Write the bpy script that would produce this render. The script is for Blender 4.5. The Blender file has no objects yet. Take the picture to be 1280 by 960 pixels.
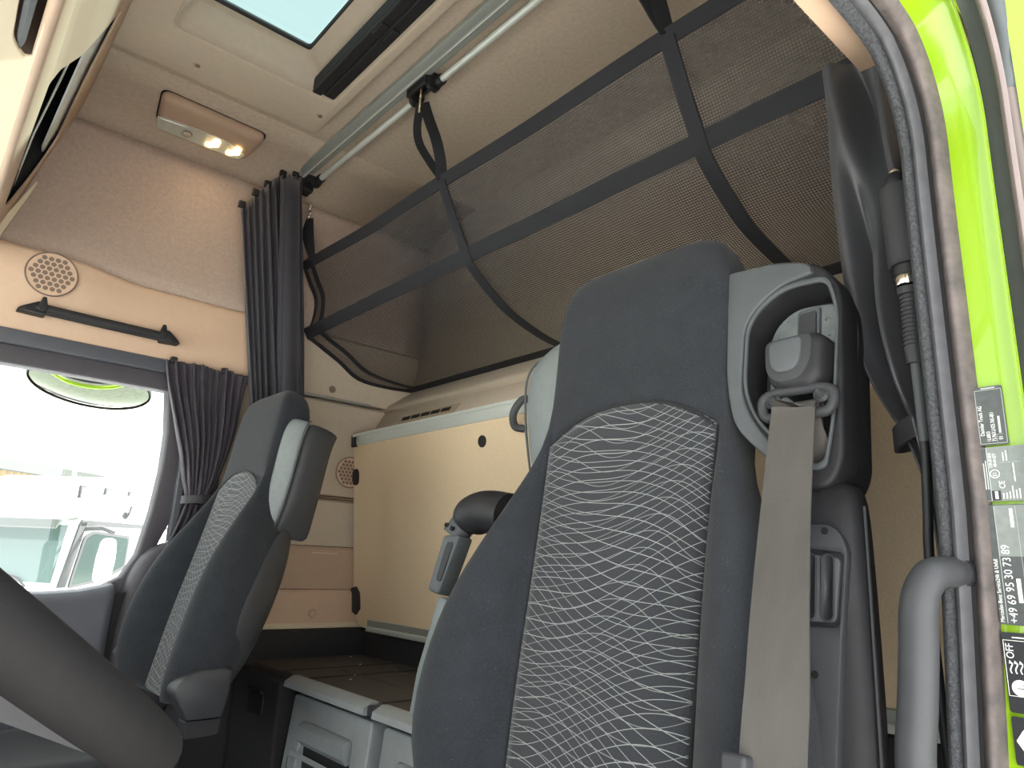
import bpy, bmesh, math, random
from mathutils import Vector, Matrix, Euler, noise

random.seed(7)
scn = bpy.context.scene
COL = scn.collection
PI = math.pi

# ------------------------------------------------------------------ camera
cam_d = bpy.data.cameras.new('camera')
cam = bpy.data.objects.new('camera', cam_d)
COL.objects.link(cam)
CAM_AZ, CAM_PITCH, CAM_ROLL = 0.86497, 0.25062, 0.04326
_f = Vector((math.cos(CAM_PITCH) * math.cos(CAM_AZ), math.cos(CAM_PITCH) * math.sin(CAM_AZ), math.sin(CAM_PITCH)))
_r = Vector((math.sin(CAM_AZ), -math.cos(CAM_AZ), 0))
_u = _r.cross(_f)
_r2 = _r * math.cos(CAM_ROLL) + _u * math.sin(CAM_ROLL)
_u2 = _u * math.cos(CAM_ROLL) - _r * math.sin(CAM_ROLL)
cam.matrix_world = Matrix((( _r2.x, _u2.x, -_f.x, 0.0), (_r2.y, _u2.y, -_f.y, 0.0), (_r2.z, _u2.z, -_f.z, 1.0), (0, 0, 0, 1)))
cam_d.sensor_width = 36.0
cam_d.lens = 880 / 1280 * 36.0
cam_d.clip_start = 0.01
cam_d.clip_end = 300
scn.camera = cam

# ------------------------------------------------------------------ sky and exposure
world = bpy.data.worlds.new('overcast_sky')
scn.world = world
world.use_nodes = True
wn = world.node_tree.nodes
wn.clear()
w_out = wn.new('ShaderNodeOutputWorld')
w_bg = wn.new('ShaderNodeBackground')
w_bg.inputs['Color'].default_value = (0.95, 0.975, 1.0, 1)
w_bg.inputs['Strength'].default_value = 1.6
world.node_tree.links.new(w_bg.outputs[0], w_out.inputs[0])
sun_d = bpy.data.lights.new('sun', 'SUN')
sun_d.energy = 17.0
sun_d.angle = math.radians(6)
sun_d.color = (1.0, 0.96, 0.9)
sun = bpy.data.objects.new('sun', sun_d)
COL.objects.link(sun)
sun.rotation_euler = Vector((-0.74, -0.10, -0.90)).to_track_quat('-Z', 'Y').to_euler()
scn.view_settings.view_transform = 'Standard'
scn.view_settings.look = 'None'
scn.view_settings.exposure = 1.2
scn.view_settings.gamma = 1.0
scn.view_settings.use_curve_mapping = False
try:
    scn.cycles.max_bounces = 10
    scn.cycles.diffuse_bounces = 6
    scn.cycles.transparent_max_bounces = 16
    scn.cycles.sample_clamp_indirect = 6
except Exception:
    pass


# ------------------------------------------------------------------ materials
def lin(c):
    return tuple(((v / 255) / 12.92 if v / 255 <= 0.04045 else ((v / 255 + 0.055) / 1.055) ** 2.4) for v in c)


class NT:
    """tiny node helper"""
    def __init__(self, name):
        self.m = bpy.data.materials.new(name)
        self.m.use_nodes = True
        self.t = self.m.node_tree
        self.n = self.t.nodes
        self.l = self.t.links
        self.b = self.n['Principled BSDF']

    def new(self, kind, **kw):
        n = self.n.new(kind)
        for k, v in kw.items():
            setattr(n, k, v)
        return n

    def set(self, sock, v):
        if hasattr(v, 'is_output') or isinstance(v, bpy.types.NodeSocket):
            self.l.new(v, sock)
        else:
            sock.default_value = v

    def math(self, op, a, b=None, c=None):
        n = self.new('ShaderNodeMath', operation=op)
        self.set(n.inputs[0], a)
        if b is not None:
            self.set(n.inputs[1], b)
        if c is not None:
            self.set(n.inputs[2], c)
        return n.outputs[0]

    def mix(self, f, a, b):
        n = self.new('ShaderNodeMix', data_type='RGBA')
        self.set(n.inputs[0], f)
        self.set(n.inputs[6], a if not isinstance(a, tuple) else (*a[:3], 1))
        self.set(n.inputs[7], b if not isinstance(b, tuple) else (*b[:3], 1))
        return n.outputs[2]

    def noise(self, scale, detail=3, coord='Object', rough=0.6, stretch=None):
        tc = self.new('ShaderNodeTexCoord')
        src = tc.outputs[coord]
        if stretch:
            mp = self.new('ShaderNodeMapping')
            mp.inputs['Scale'].default_value = stretch
            self.l.new(src, mp.inputs[0])
            src = mp.outputs[0]
        n = self.new('ShaderNodeTexNoise')
        n.inputs['Scale'].default_value = scale
        n.inputs['Detail'].default_value = detail
        n.inputs['Roughness'].default_value = rough
        self.l.new(src, n.inputs['Vector'])
        return n.outputs[0]

    def ramp(self, f, lo, hi):
        n = self.new('ShaderNodeMapRange')
        self.set(n.inputs[0], f)
        n.inputs[1].default_value = lo
        n.inputs[2].default_value = hi
        return n.outputs[0]

    def bump(self, h, strength, dist=0.001):
        n = self.new('ShaderNodeBump')
        n.inputs['Strength'].default_value = strength
        n.inputs['Distance'].default_value = dist
        self.l.new(h, n.inputs['Height'])
        self.l.new(n.outputs[0], self.b.inputs['Normal'])


def pbr(name, col, rough=0.6, metal=0.0, var=0.0, vscale=30, bump=0.0, bscale=400, bdist=0.0006, sheen=0.0, coat=0.0, spec=0.5, stretch=None, col2=None):
    k = NT(name)
    c = lin(col)
    k.b.inputs['Roughness'].default_value = rough
    k.b.inputs['Metallic'].default_value = metal
    k.b.inputs['Specular IOR Level'].default_value = spec
    if sheen:
        k.b.inputs['Sheen Weight'].default_value = sheen
        k.b.inputs['Sheen Roughness'].default_value = 0.5
    if coat:
        k.b.inputs['Coat Weight'].default_value = coat
        k.b.inputs['Coat Roughness'].default_value = 0.04
    if var:
        f = k.ramp(k.noise(vscale, 4, stretch=stretch), 0.3, 0.7)
        a = tuple(v * (1 - var) for v in c)
        b = tuple(min(1, v * (1 + var)) for v in c) if col2 is None else lin(col2)
        k.l.new(k.mix(f, a, b), k.b.inputs['Base Color'])
    else:
        k.b.inputs['Base Color'].default_value = (*c, 1)
    if bump:
        k.bump(k.noise(bscale, 2, stretch=stretch), bump, bdist)
    return k.m


M = {}
M['headliner'] = pbr('headliner_fabric', (186, 170, 152), 0.95, var=0.10, vscale=90, bump=0.25, bscale=700, sheen=0.1)
M['cove'] = pbr('side_headliner_fabric', (182, 163, 150), 0.95, var=0.09, vscale=120, bump=0.25, bscale=700, sheen=0.1)
M['trim'] = pbr('beige_plastic', (206, 176, 150), 0.55, var=0.03, vscale=60, bump=0.12, bscale=1500)
M['trim_dark'] = pbr('brown_beige_plastic', (186, 160, 138), 0.6, var=0.03, vscale=60, bump=0.12, bscale=1500)
M['trim_grey'] = pbr('grey_beige_plastic', (192, 178, 160), 0.6, var=0.04, vscale=60, bump=0.12, bscale=1500)
M['cream'] = pbr('cream_plastic', (214, 200, 172), 0.5, bump=0.1, bscale=1500)
M['board'] = pbr('bunk_board_laminate', (234, 210, 176), 0.7, var=0.07, vscale=260, bump=0.08, bscale=900)
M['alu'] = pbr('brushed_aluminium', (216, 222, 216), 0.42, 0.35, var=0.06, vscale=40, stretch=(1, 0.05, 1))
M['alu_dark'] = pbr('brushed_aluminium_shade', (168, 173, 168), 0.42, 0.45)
M['chrome'] = pbr('bright_metal', (225, 222, 214), 0.18, 1.0)
M['brass'] = pbr('brassy_metal', (232, 216, 180), 0.35, 0.8)
M['black'] = pbr('black_plastic', (30, 30, 33), 0.5, bump=0.1, bscale=1200)
M['black_matte'] = pbr('matte_black_plastic', (40, 39, 41), 0.8)
M['dark_grey'] = pbr('dark_grey_plastic', (42, 42, 45), 0.55, spec=0.35, var=0.08, vscale=50, bump=0.25, bscale=1300)
M['mid_grey'] = pbr('mid_grey_plastic', (58, 59, 62), 0.5, spec=0.35, var=0.05, vscale=40, bump=0.22, bscale=1300)
M['cool_grey'] = pbr('cool_grey_plastic', (82, 86, 89), 0.5, spec=0.35, var=0.04, vscale=40, bump=0.18, bscale=1300)
M['vinyl'] = pbr('grey_leatherette', (122, 129, 130), 0.5, var=0.06, vscale=70, bump=0.2, bscale=900)
M['speckle'] = None
M['door_grey'] = pbr('blue_grey_plastic', (82, 84, 92), 0.55, var=0.04, vscale=30, bump=0.15, bscale=1300)
M['mauve'] = pbr('mauve_grey_plastic', (72, 69, 75), 0.6, var=0.05, vscale=30, bump=0.12, bscale=1300)
M['mat'] = pbr('ribbed_rubber_mat', (70, 64, 60), 0.75, var=0.12, vscale=18, bump=0.2, bscale=600)
M['rubber'] = pbr('weathered_seal_rubber', (84, 79, 79), 0.7, var=0.22, vscale=60, bump=0.4, bscale=400, col2=(108, 98, 95))
M['rubber_dark'] = pbr('grey_seal_rubber', (74, 74, 78), 0.65, var=0.15, vscale=80, bump=0.3, bscale=500)
M['flock'] = pbr('flocked_seal', (64, 66, 69), 0.95, var=0.55, vscale=420, bump=1.0, bscale=900, bdist=0.002)
M['gutter'] = pbr('dark_grey_body_trim', (62, 65, 64), 0.7, var=0.08, vscale=50)
M['taupe'] = pbr('taupe_body_seal', (112, 101, 98), 0.7, var=0.06, vscale=40)
M['lime'] = pbr('lime_green_paint', (130, 168, 6), 0.35, coat=0.7)
M['reflected_lime'] = pbr('reflected_lime_colour', (150, 196, 20), 0.5)  # colour standing for the lime door reflected in the kerb mirror
M['white_paint'] = pbr('white_truck_paint', (238, 240, 240), 0.3, coat=0.6)
M['visor'] = pbr('smoked_visor_plastic', (78, 82, 78), 0.3)
M['window_dark'] = pbr('truck_window_glass', (46, 60, 56), 0.08)
M['pale_panel'] = pbr('pale_grey_panel', (240, 245, 245), 0.5)
M['drawer_grey'] = pbr('light_grey_drawer_plastic', (150, 155, 157), 0.5, var=0.05, vscale=40, bump=0.2, bscale=1300)
M['truck_trim'] = pbr('grey_truck_trim', (70, 70, 72), 0.6)
M['vent_frame'] = pbr('brown_grey_vent_plastic', (158, 140, 118), 0.6)
M['screen_glass'] = pbr('truck_windscreen_glass', (84, 104, 100), 0.08)
M['roof_sheet'] = pbr('grey_roof_sheet', (66, 70, 66), 0.7)
M['cladding'] = pbr('ochre_cladding', (150, 124, 66), 0.8, var=0.1, vscale=3)
M['asphalt'] = pbr('grey_green_asphalt', (186, 186, 184), 0.95, var=0.35, vscale=9)
M['white_ink'] = pbr('white_print', (236, 238, 234), 0.6)
M['grey_ink'] = pbr('grey_print', (176, 180, 178), 0.6)
M['sticker_black'] = pbr('black_sticker', (34, 35, 38), 0.35)
M['sticker_grey'] = pbr('dark_grey_sticker', (68, 72, 72), 0.4, var=0.2, vscale=160)
M['sticker_silver'] = pbr('silver_grey_sticker', (118, 124, 121), 0.4, var=0.12, vscale=120)


def velour_mat():
    k = NT('charcoal_velour')
    f = k.ramp(k.noise(26, 4), 0.3, 0.7)
    nap = k.ramp(k.noise(420, 2), 0.3, 0.7)
    c = k.mix(k.math('MULTIPLY_ADD', nap, 0.6, k.math('MULTIPLY', f, 0.4)), lin((24, 27, 32)), lin((42, 46, 52)))
    lint = k.ramp(k.noise(640, 1), 0.74, 0.78)
    k.l.new(k.mix(k.math('MULTIPLY', lint, 0.6), c, lin((120, 124, 128))), k.b.inputs['Base Color'])
    k.b.inputs['Roughness'].default_value = 0.95
    k.b.inputs['Sheen Weight'].default_value = 0.08
    k.bump(k.noise(500, 2), 0.5, 0.0012)
    return k.m


M['velour_plain'] = pbr('charcoal_velour', (36, 40, 47), 0.95, var=0.25, vscale=130, bump=0.5, bscale=500, bdist=0.0012, sheen=0.06)
M['velour'] = velour_mat()
M['velour_dark'] = pbr('dark_velour', (29, 31, 35), 0.95, var=0.3, vscale=130, bump=0.5, bscale=500, bdist=0.0012, sheen=0.05)
M['strap'] = pbr('black_webbing', (24, 25, 31), 0.8, var=0.12, vscale=300, bump=0.3, bscale=900)
M['curtain'] = pbr('charcoal_curtain_cloth', (48, 47, 56), 0.75, var=0.1, vscale=40, sheen=0.25)
M['curtain_mauve'] = pbr('mauve_grey_curtain_cloth', (58, 53, 62), 0.75, var=0.1, vscale=40, sheen=0.15)
M['curtain_satin'] = pbr('black_satin_curtain', (62, 63, 67), 0.32, var=0.08, vscale=30, sheen=0.1)
M['belt'] = pbr('grey_seatbelt_webbing', (80, 77, 74), 0.6, var=0.08, vscale=60, bump=0.5, bscale=700, stretch=(1, 1, 0.15))
M['leather'] = pbr('black_wheel_leather', (21, 20, 21), 0.72, spec=0.18, var=0.08, vscale=90, bump=0.25, bscale=600)
M['dark_floor'] = pbr('black_carpet', (36, 35, 37), 0.95, var=0.2, vscale=60)
M['hole'] = pbr('dark_slot', (14, 13, 13), 0.9)
M['speaker'] = pbr('brown_speaker_mesh', (122, 104, 92), 0.7)


def emit(name, col, strength):
    k = NT(name)
    k.b.inputs['Base Color'].default_value = (*lin(col), 1)
    k.b.inputs['Emission Color'].default_value = (*lin(col), 1)
    k.b.inputs['Emission Strength'].default_value = strength
    return k.m


M['bulb'] = emit('glowing_led', (255, 214, 150), 9.0)


def glass(name, tint, gloss=0.06):
    k = NT(name)
    k.n.remove(k.b)
    tr = k.new('ShaderNodeBsdfTransparent')
    tr.inputs[0].default_value = (*tint, 1)
    gl = k.new('ShaderNodeBsdfGlossy')
    gl.inputs['Roughness'].default_value = 0.02
    mx = k.new('ShaderNodeMixShader')
    mx.inputs[0].default_value = gloss
    k.l.new(tr.outputs[0], mx.inputs[1])
    k.l.new(gl.outputs[0], mx.inputs[2])
    k.l.new(mx.outputs[0], k.n['Material Output'].inputs[0])
    return k.m


M['glass'] = glass('clear_window_glass', (0.95, 0.98, 0.97))
M['sky_glass'] = glass('tinted_skylight_glass', (0.43, 0.51, 0.50), 0.03)
M['lens'] = glass('clear_lamp_lens', (0.93, 0.93, 0.9), 0.12)


def mirror_mat():
    k = NT('mirror_glass')
    k.b.inputs['Base Color'].default_value = (0.10, 0.115, 0.09, 1)
    k.b.inputs['Metallic'].default_value = 1.0
    k.b.inputs['Roughness'].default_value = 0.03
    return k.m


M['mirror'] = mirror_mat()


def lattice_mat():
    """seat insert: two crossing families of wavy pale threads on charcoal cloth (UV in metres)"""
    k = NT('wavy_lattice_cloth')
    uv = k.new('ShaderNodeUVMap')
    sp = k.new('ShaderNodeSeparateXYZ')
    k.l.new(uv.outputs[0], sp.inputs[0])
    u, w = sp.outputs[0], sp.outputs[1]

    def family(N, slope, amp, ku, kw, ph, amp2, ku2, kw2, ph2, width):
        s1 = k.math('SINE', k.math('ADD', k.math('MULTIPLY_ADD', u, ku, ph), k.math('MULTIPLY', w, kw)))
        s2 = k.math('SINE', k.math('ADD', k.math('MULTIPLY_ADD', u, ku2, ph2), k.math('MULTIPLY', w, kw2)))
        h = k.math('MULTIPLY_ADD', u, slope, w)
        h = k.math('MULTIPLY_ADD', s1, amp, h)
        h = k.math('MULTIPLY_ADD', s2, amp2, h)
        fr = k.math('FRACT', k.math('MULTIPLY', h, N))
        d = k.math('ABSOLUTE', k.math('SUBTRACT', fr, 0.5))
        return k.math('SUBTRACT', 1.0, k.ramp(d, width * 0.55, width))

    a = family(72, 0.30, 0.013, 24, 9, 0.4, 0.006, 9, 31, 1.0, 0.036)
    b = family(72, -0.34, 0.013, 21, -12, 2.1, 0.006, 12, 27, 0.2, 0.036)
    c = family(52, 0.02, 0.016, 26, 14, 4.0, 0.004, 40, 8, 0.0, 0.028)
    line = k.math('MAXIMUM', k.math('MAXIMUM', a, b), k.math('MULTIPLY', c, 0.75))
    weave = k.ramp(k.noise(900, 2, 'UV'), 0.35, 0.65)
    base = k.mix(weave, lin((34, 36, 41)), lin((50, 53, 59)))
    k.l.new(k.mix(k.math('MULTIPLY', line, 0.9), base, lin((150, 154, 153))), k.b.inputs['Base Color'])
    k.b.inputs['Roughness'].default_value = 0.95
    k.b.inputs['Sheen Weight'].default_value = 0.2
    k.bump(k.math('ADD', line, weave), 0.25, 0.0008)
    return k.m


M['lattice'] = lattice_mat()


def net_mat():
    k = NT('black_bunk_net')
    uv = k.new('ShaderNodeUVMap')
    sp = k.new('ShaderNodeSeparateXYZ')
    k.l.new(uv.outputs[0], sp.inputs[0])
    P = 1 / 0.0052

    def hole(s, half):
        fr = k.math('FRACT', k.math('MULTIPLY', s, P))
        return k.math('LESS_THAN', k.math('ABSOLUTE', k.math('SUBTRACT', fr, 0.5)), half)
    h = k.math('MULTIPLY', hole(sp.outputs[0], 0.36), hole(sp.outputs[1], 0.33))
    k.b.inputs['Base Color'].default_value = (*lin((46, 45, 49)), 1)
    k.b.inputs['Roughness'].default_value = 0.7
    tr = k.new('ShaderNodeBsdfTransparent')
    mx = k.new('ShaderNodeMixShader')
    k.l.new(h, mx.inputs[0])
    k.l.new(k.b.outputs[0], mx.inputs[1])
    k.l.new(tr.outputs[0], mx.inputs[2])
    k.l.new(mx.outputs[0], k.n['Material Output'].inputs[0])
    return k.m


M['net'] = net_mat()


def speckle_mat():
    k = NT('scuffed_grey_plastic')
    f = k.ramp(k.noise(110, 2), 0.66, 0.70)
    base = k.mix(k.ramp(k.noise(60, 3), 0.3, 0.7), lin((98, 105, 107)), lin((122, 128, 128)))
    k.l.new(k.mix(f, base, lin((66, 72, 77))), k.b.inputs['Base Color'])
    k.b.inputs['Roughness'].default_value = 0.45
    return k.m


M['speckle'] = speckle_mat()

# ------------------------------------------------------------------ geometry helpers
def V(*a):
    return Vector(a)


def world_off(o):
    p = Vector((0, 0, 0))
    while o is not None:
        p += o.location
        o = o.parent
    return p


def finish(o, name, mat, parent, smooth, ang, bevel, seg, sub, solid, local):
    me = o.data
    if mat is not None and not me.materials:
        me.materials.append(M[mat])
    COL.objects.link(o)
    if parent is not None:
        o.parent = parent
        if not local:
            off = world_off(parent)
            me.transform(Matrix.Translation(-off))
    else:
        co = [v.co for v in me.vertices]
        if co:
            lo = Vector((min(c.x for c in co), min(c.y for c in co), min(c.z for c in co)))
            hi = Vector((max(c.x for c in co), max(c.y for c in co), max(c.z for c in co)))
            c = Vector(((lo.x + hi.x) / 2, (lo.y + hi.y) / 2, lo.z))
            me.transform(Matrix.Translation(-c))
            o.location = c
    if smooth:
        me.shade_smooth()
        if ang:
            me.set_sharp_from_angle(angle=math.radians(ang))
    if solid:
        md = o.modifiers.new('thickness', 'SOLIDIFY')
        md.thickness = solid
        md.offset = 0
    if bevel:
        md = o.modifiers.new('bevel', 'BEVEL')
        md.width = bevel
        md.segments = seg
        md.limit_method = 'ANGLE'
        md.angle_limit = math.radians(35)
        md.harden_normals = False
    if sub:
        md = o.modifiers.new('subdivision', 'SUBSURF')
        md.levels = sub
        md.render_levels = sub
    return o


def mk(name, verts, faces, mat, parent=None, smooth=True, ang=40, bevel=0, seg=2, sub=0, solid=0, local=False, uvs=None):
    me = bpy.data.meshes.new(name)
    me.from_pydata([tuple(v) for v in verts], [], faces)
    if uvs is not None:
        ul = me.uv_layers.new(name='UVMap')
        for lp in me.loops:
            ul.data[lp.index].uv = uvs[lp.vertex_index]
    me.update()
    bm = bmesh.new()
    bm.from_mesh(me)
    if uvs is None:
        bmesh.ops.recalc_face_normals(bm, faces=bm.faces)
    bm.to_mesh(me)
    bm.free()
    o = bpy.data.objects.new(name, me)
    return finish(o, name, mat, parent, smooth, ang, bevel, seg, sub, solid, local)


def box(name, lo, hi, mat, parent=None, bevel=0.003, rot=None, local=False, seg=2):
    (x0, y0, z0), (x1, y1, z1) = lo, hi
    vs = [V(x, y, z) for x in (x0, x1) for y in (y0, y1) for z in (z0, z1)]
    if rot is not None:
        c = V((x0 + x1) / 2, (y0 + y1) / 2, (z0 + z1) / 2)
        R = Euler(rot).to_matrix()
        vs = [R @ (v - c) + c for v in vs]
    fs = [(0, 1, 3, 2), (4, 6, 7, 5), (0, 4, 5, 1), (2, 3, 7, 6), (0, 2, 6, 4), (1, 5, 7, 3)]
    return mk(name, vs, fs, mat, parent, bevel=bevel, seg=seg, local=local)


def grid(name, rows, mat, parent=None, closed_u=False, caps=False, sub=0, solid=0, local=False, uvs=None, ang=0, bevel=0):
    """rows: list of equally long point lists"""
    n = len(rows[0])
    vs = [p for r in rows for p in r]
    fs = []
    for i in range(len(rows) - 1):
        for j in range(n if closed_u else n - 1):
            a, b = i * n + j, i * n + (j + 1) % n
            fs.append((a, b, b + n, a + n))
    if caps:
        fs.append(tuple(range(n))[::-1])
        fs.append(tuple((len(rows) - 1) * n + j for j in range(n)))
    fuv = [q for r in uvs for q in r] if uvs else None
    return mk(name, vs, fs, mat, parent, ang=ang, sub=sub, solid=solid, local=local, uvs=fuv, bevel=bevel)


def spline(pts, n=8):
    """Catmull-Rom through pts"""
    P = [Vector(p) for p in pts]
    P = [2 * P[0] - P[1]] + P + [2 * P[-1] - P[-2]]
    out = []
    for i in range(1, len(P) - 2):
        for k in range(n):
            t = k / n
            a, b, c, d = P[i - 1], P[i], P[i + 1], P[i + 2]
            out.append(0.5 * ((2 * b) + (c - a) * t + (2 * a - 5 * b + 4 * c - d) * t * t + (3 * b - a - 3 * c + d) * t ** 3))
    out.append(P[-2])
    return out


def tube(name, pts, rad, mat, parent=None, n=12, smooth_path=0, closed=False, local=False, squash=None):
    P = spline(pts, smooth_path) if smooth_path else [Vector(p) for p in pts]
    R = rad if callable(rad) else (lambda t: rad)
    rows = []
    up = None
    for i, p in enumerate(P):
        if closed:
            t = (P[(i + 1) % len(P)] - P[i - 1]).normalized()
        else:
            t = (P[min(i + 1, len(P) - 1)] - P[max(i - 1, 0)]).normalized()
        if up is None:
            up = t.orthogonal().normalized()
        up = (up - t * up.dot(t)).normalized()
        sd = t.cross(up)
        r = R(i / max(1, len(P) - 1))
        rows.append([p + (up * math.cos(a) + sd * math.sin(a)) * r for a in [2 * PI * k / n for k in range(n)]])
    if closed:
        # twist-safe enough for circular paths
        rows.append(rows[0])
        return grid(name, rows, mat, parent, closed_u=True, local=local)
    return grid(name, rows, mat, parent, closed_u=True, caps=True, local=local, ang=50)


def ribbon(name, pts, width_dir, w, th, mat, parent=None, smooth_path=0, local=False, ends=None):
    """flat strap: path, direction of its width (vector or one per point), width, thickness"""
    P = spline(pts, smooth_path) if smooth_path else [Vector(p) for p in pts]
    rows = []
    for i, p in enumerate(P):
        t = (P[min(i + 1, len(P) - 1)] - P[max(i - 1, 0)]).normalized()
        d = Vector(width_dir(i / (len(P) - 1)) if callable(width_dir) else width_dir)
        d = (d - t * d.dot(t)).normalized()
        nn = t.cross(d).normalized()
        ww = w(i / (len(P) - 1)) if callable(w) else w
        rows.append([p + d * ww / 2 + nn * th / 2, p - d * ww / 2 + nn * th / 2, p - d * ww / 2 - nn * th / 2, p + d * ww / 2 - nn * th / 2])
    return grid(name, rows, mat, parent, closed_u=True, caps=True, local=local, ang=30)


def lathe(name, prof, origin, axis, mat, parent=None, n=24, local=False, cap=True):
    """prof: (radius, height) pairs along axis"""
    ax = Vector(axis).normalized()
    a = ax.orthogonal().normalized()
    b = ax.cross(a)
    o = Vector(origin)
    rows = [[o + ax * h + (a * math.cos(2 * PI * k / n) + b * math.sin(2 * PI * k / n)) * r for k in range(n)] for r, h in prof]
    return grid(name, rows, mat, parent, closed_u=True, caps=cap, local=local, ang=35)


def disc(name, c, axis, r, th, mat, parent=None, n=20, local=False):
    b = min(r * 0.2, th * 0.4)
    return lathe(name, [(r, 0), (r, th - b), (r - b, th)], c, axis, mat, parent, n, local)


def prism(name, loops, depth, o, U, W, mat, parent=None, bevel=0.0, local=False, res=1, smooth=True):
    """extruded 2D outline; further loops are holes. U, W: 3D axes of the 2D frame, extruded along UxW from the plane o"""
    cu = bpy.data.curves.new(name, 'CURVE')
    cu.dimensions = '2D'
    cu.fill_mode = 'BOTH'
    for lp in loops:
        s = cu.splines.new('POLY')
        s.points.add(len(lp) - 1)
        for i, p in enumerate(lp):
            s.points[i].co = (p[0], p[1], 0, 1)
        s.use_cyclic_u = True
    cu.extrude = max(1e-5, depth / 2 - bevel)
    cu.bevel_depth = bevel
    cu.bevel_resolution = res
    cu.offset = -bevel
    tmp = bpy.data.objects.new('tmp', cu)
    me = bpy.data.meshes.new_from_object(tmp)
    bpy.data.objects.remove(tmp)
    bpy.data.curves.remove(cu)
    me.name = name
    bm = bmesh.new()
    bm.from_mesh(me)
    bmesh.ops.remove_doubles(bm, verts=bm.verts, dist=1e-6)
    bm.to_mesh(me)
    bm.free()
    U, W = Vector(U).normalized(), Vector(W).normalized()
    N = U.cross(W)
    o = Vector(o)
    for v in me.vertices:
        x, y, z = v.co
        v.co = o + U * x + W * y + N * (z + depth / 2)
    ob = bpy.data.objects.new(name, me)
    return finish(ob, name, mat, parent, smooth, 30, 0, 1, 0, 0, local)


def text(name, body, o, U, W, size, mat, parent=None, depth=0.0002, local=False, xs=1.0):
    cu = bpy.data.curves.new(name, 'FONT')
    cu.body = body
    cu.size = 1.0
    cu.resolution_u = 3
    tmp = bpy.data.objects.new('tmp', cu)
    me = bpy.data.meshes.new_from_object(tmp)
    bpy.data.objects.remove(tmp)
    bpy.data.curves.remove(cu)
    me.name = name
    U, W = Vector(U).normalized(), Vector(W).normalized()
    N = U.cross(W)
    o = Vector(o)
    for v in me.vertices:
        v.co = o + U * (v.co.x * size * xs) + W * (v.co.y * size) + N * depth
    ob = bpy.data.objects.new(name, me)
    return finish(ob, name, mat, parent, False, 0, 0, 1, 0, 0, local)


def rnd(poly, r=0.01, n=4):
    """round the corners of a 2D polygon; r: one radius or one per corner"""
    out = []
    m = len(poly)
    for i in range(m):
        p0, p1, p2 = Vector(poly[i - 1]), Vector(poly[i]), Vector(poly[(i + 1) % m])
        rr = r[i] if isinstance(r, (list, tuple)) else r
        a, b = (p0 - p1), (p2 - p1)
        d = min(rr, a.length * 0.48, b.length * 0.48)
        if d < 1e-5:
            out.append(tuple(p1))
            continue
        s, e = p1 + a.normalized() * d, p1 + b.normalized() * d
        for k in range(n + 1):
            t = k / n
            q = s * (1 - t) ** 2 + p1 * 2 * t * (1 - t) + e * t * t
            out.append(tuple(q))
    return out


def rect(x0, y0, x1, y1, r=0.0, n=4):
    p = [(x0, y0), (x1, y0), (x1, y1), (x0, y1)]
    return rnd(p, r, n) if r else p


def thing(name, label, cat, loc, group=None, rot=None):
    o = bpy.data.objects.new(name, None)
    o.empty_display_size = 0.05
    o.location = loc
    if rot:
        o.rotation_euler = rot
    COL.objects.link(o)
    o['label'] = label
    o['category'] = cat
    if group:
        o['group'] = group
    return o


def tag(o, label, cat, group=None):
    o['label'] = label
    o['category'] = cat
    if group:
        o['group'] = group
    return o


def struct(o):
    o['kind'] = 'structure'
    return o


def sgroup(name, loc=(0, 0, 0)):
    o = bpy.data.objects.new(name, None)
    o.location = loc
    o.empty_display_size = 0.05
    COL.objects.link(o)
    o['kind'] = 'structure'
    return o


XA, YA, ZA = (1, 0, 0), (0, 1, 0), (0, 0, 1)

# ================================================================== SETTING
# axes: X to the rear of the cab, Y to the passenger side, Z up; cab floor at z = 0
floor = struct(box('floor', (-0.78, 0.17, -0.04), (1.36, 2.06, 0.0), 'dark_floor', bevel=0))

# ---- ceiling: flat headliner with the hatch opening, two sloping side strips
ceiling = sgroup('ceiling', (0.4, 1.1, 2.16))
HOLE = rnd([(0.30, 0.262), (1.53, 0.262), (1.53, 0.655), (0.30, 0.655)], 0.03)
prism('headliner_panel', [[(0.25, -0.80), (1.75, -0.80), (1.75, 1.34), (0.25, 1.34)], HOLE], 0.02, (0, 0, 2.18), YA, XA, 'headliner', ceiling)
for y0, y1 in ((1.745, 2.045), (0.255, 0.165)):
    rows = [[V(x, y0 + (y1 - y0) * t, z) for t, z in ((0, 2.162), (.35, 2.156), (.65, 2.144), (.85, 2.126), (1, 2.102))] for x in (-0.8, 0, 0.7, 1.34)]
    grid('headliner_edge_strip', rows, 'headliner', ceiling, solid=0.012)
ap = box('roof_skin', (-0.85, 0.12, 2.228), (0.20, 2.08, 2.24), 'lime', ceiling, bevel=0)
for lo, hi in (((0.62, 0.12, 2.228), (1.40, 2.08, 2.24)), ((0.20, 1.55, 2.228), (0.62, 2.08, 2.24)), ((0.20, 0.12, 2.228), (0.62, 0.33, 2.24))):
    box('roof_skin', lo, hi, 'lime', ceiling, bevel=0)

# ---- hatch surround: lowered console plate round the roof hatch, with its well
hatch = sgroup('trim_1', (0.45, 1.0, 2.13))
PL = rnd([(0.28, 0.08), (1.69, 0.08), (1.69, 0.685), (0.28, 0.685)], 0.02)
prism('hatch_surround_plate', [PL, HOLE], 0.026, (0, 0, 2.158), YA, XA, 'trim_grey', hatch, bevel=0.007, res=2)
wy0, wy1, wx0, wx1 = 0.30, 1.53, 0.262, 0.655
GY0, GY1, GX0, GX1 = 0.38, 1.497, 0.304, 0.566


def ring(z, y0, y1, x0, x1, r, n=5):
    return [V(p[1], p[0], z) for p in rnd([(y0, x0), (y1, x0), (y1, x1), (y0, x1)], r, n)]


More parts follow.
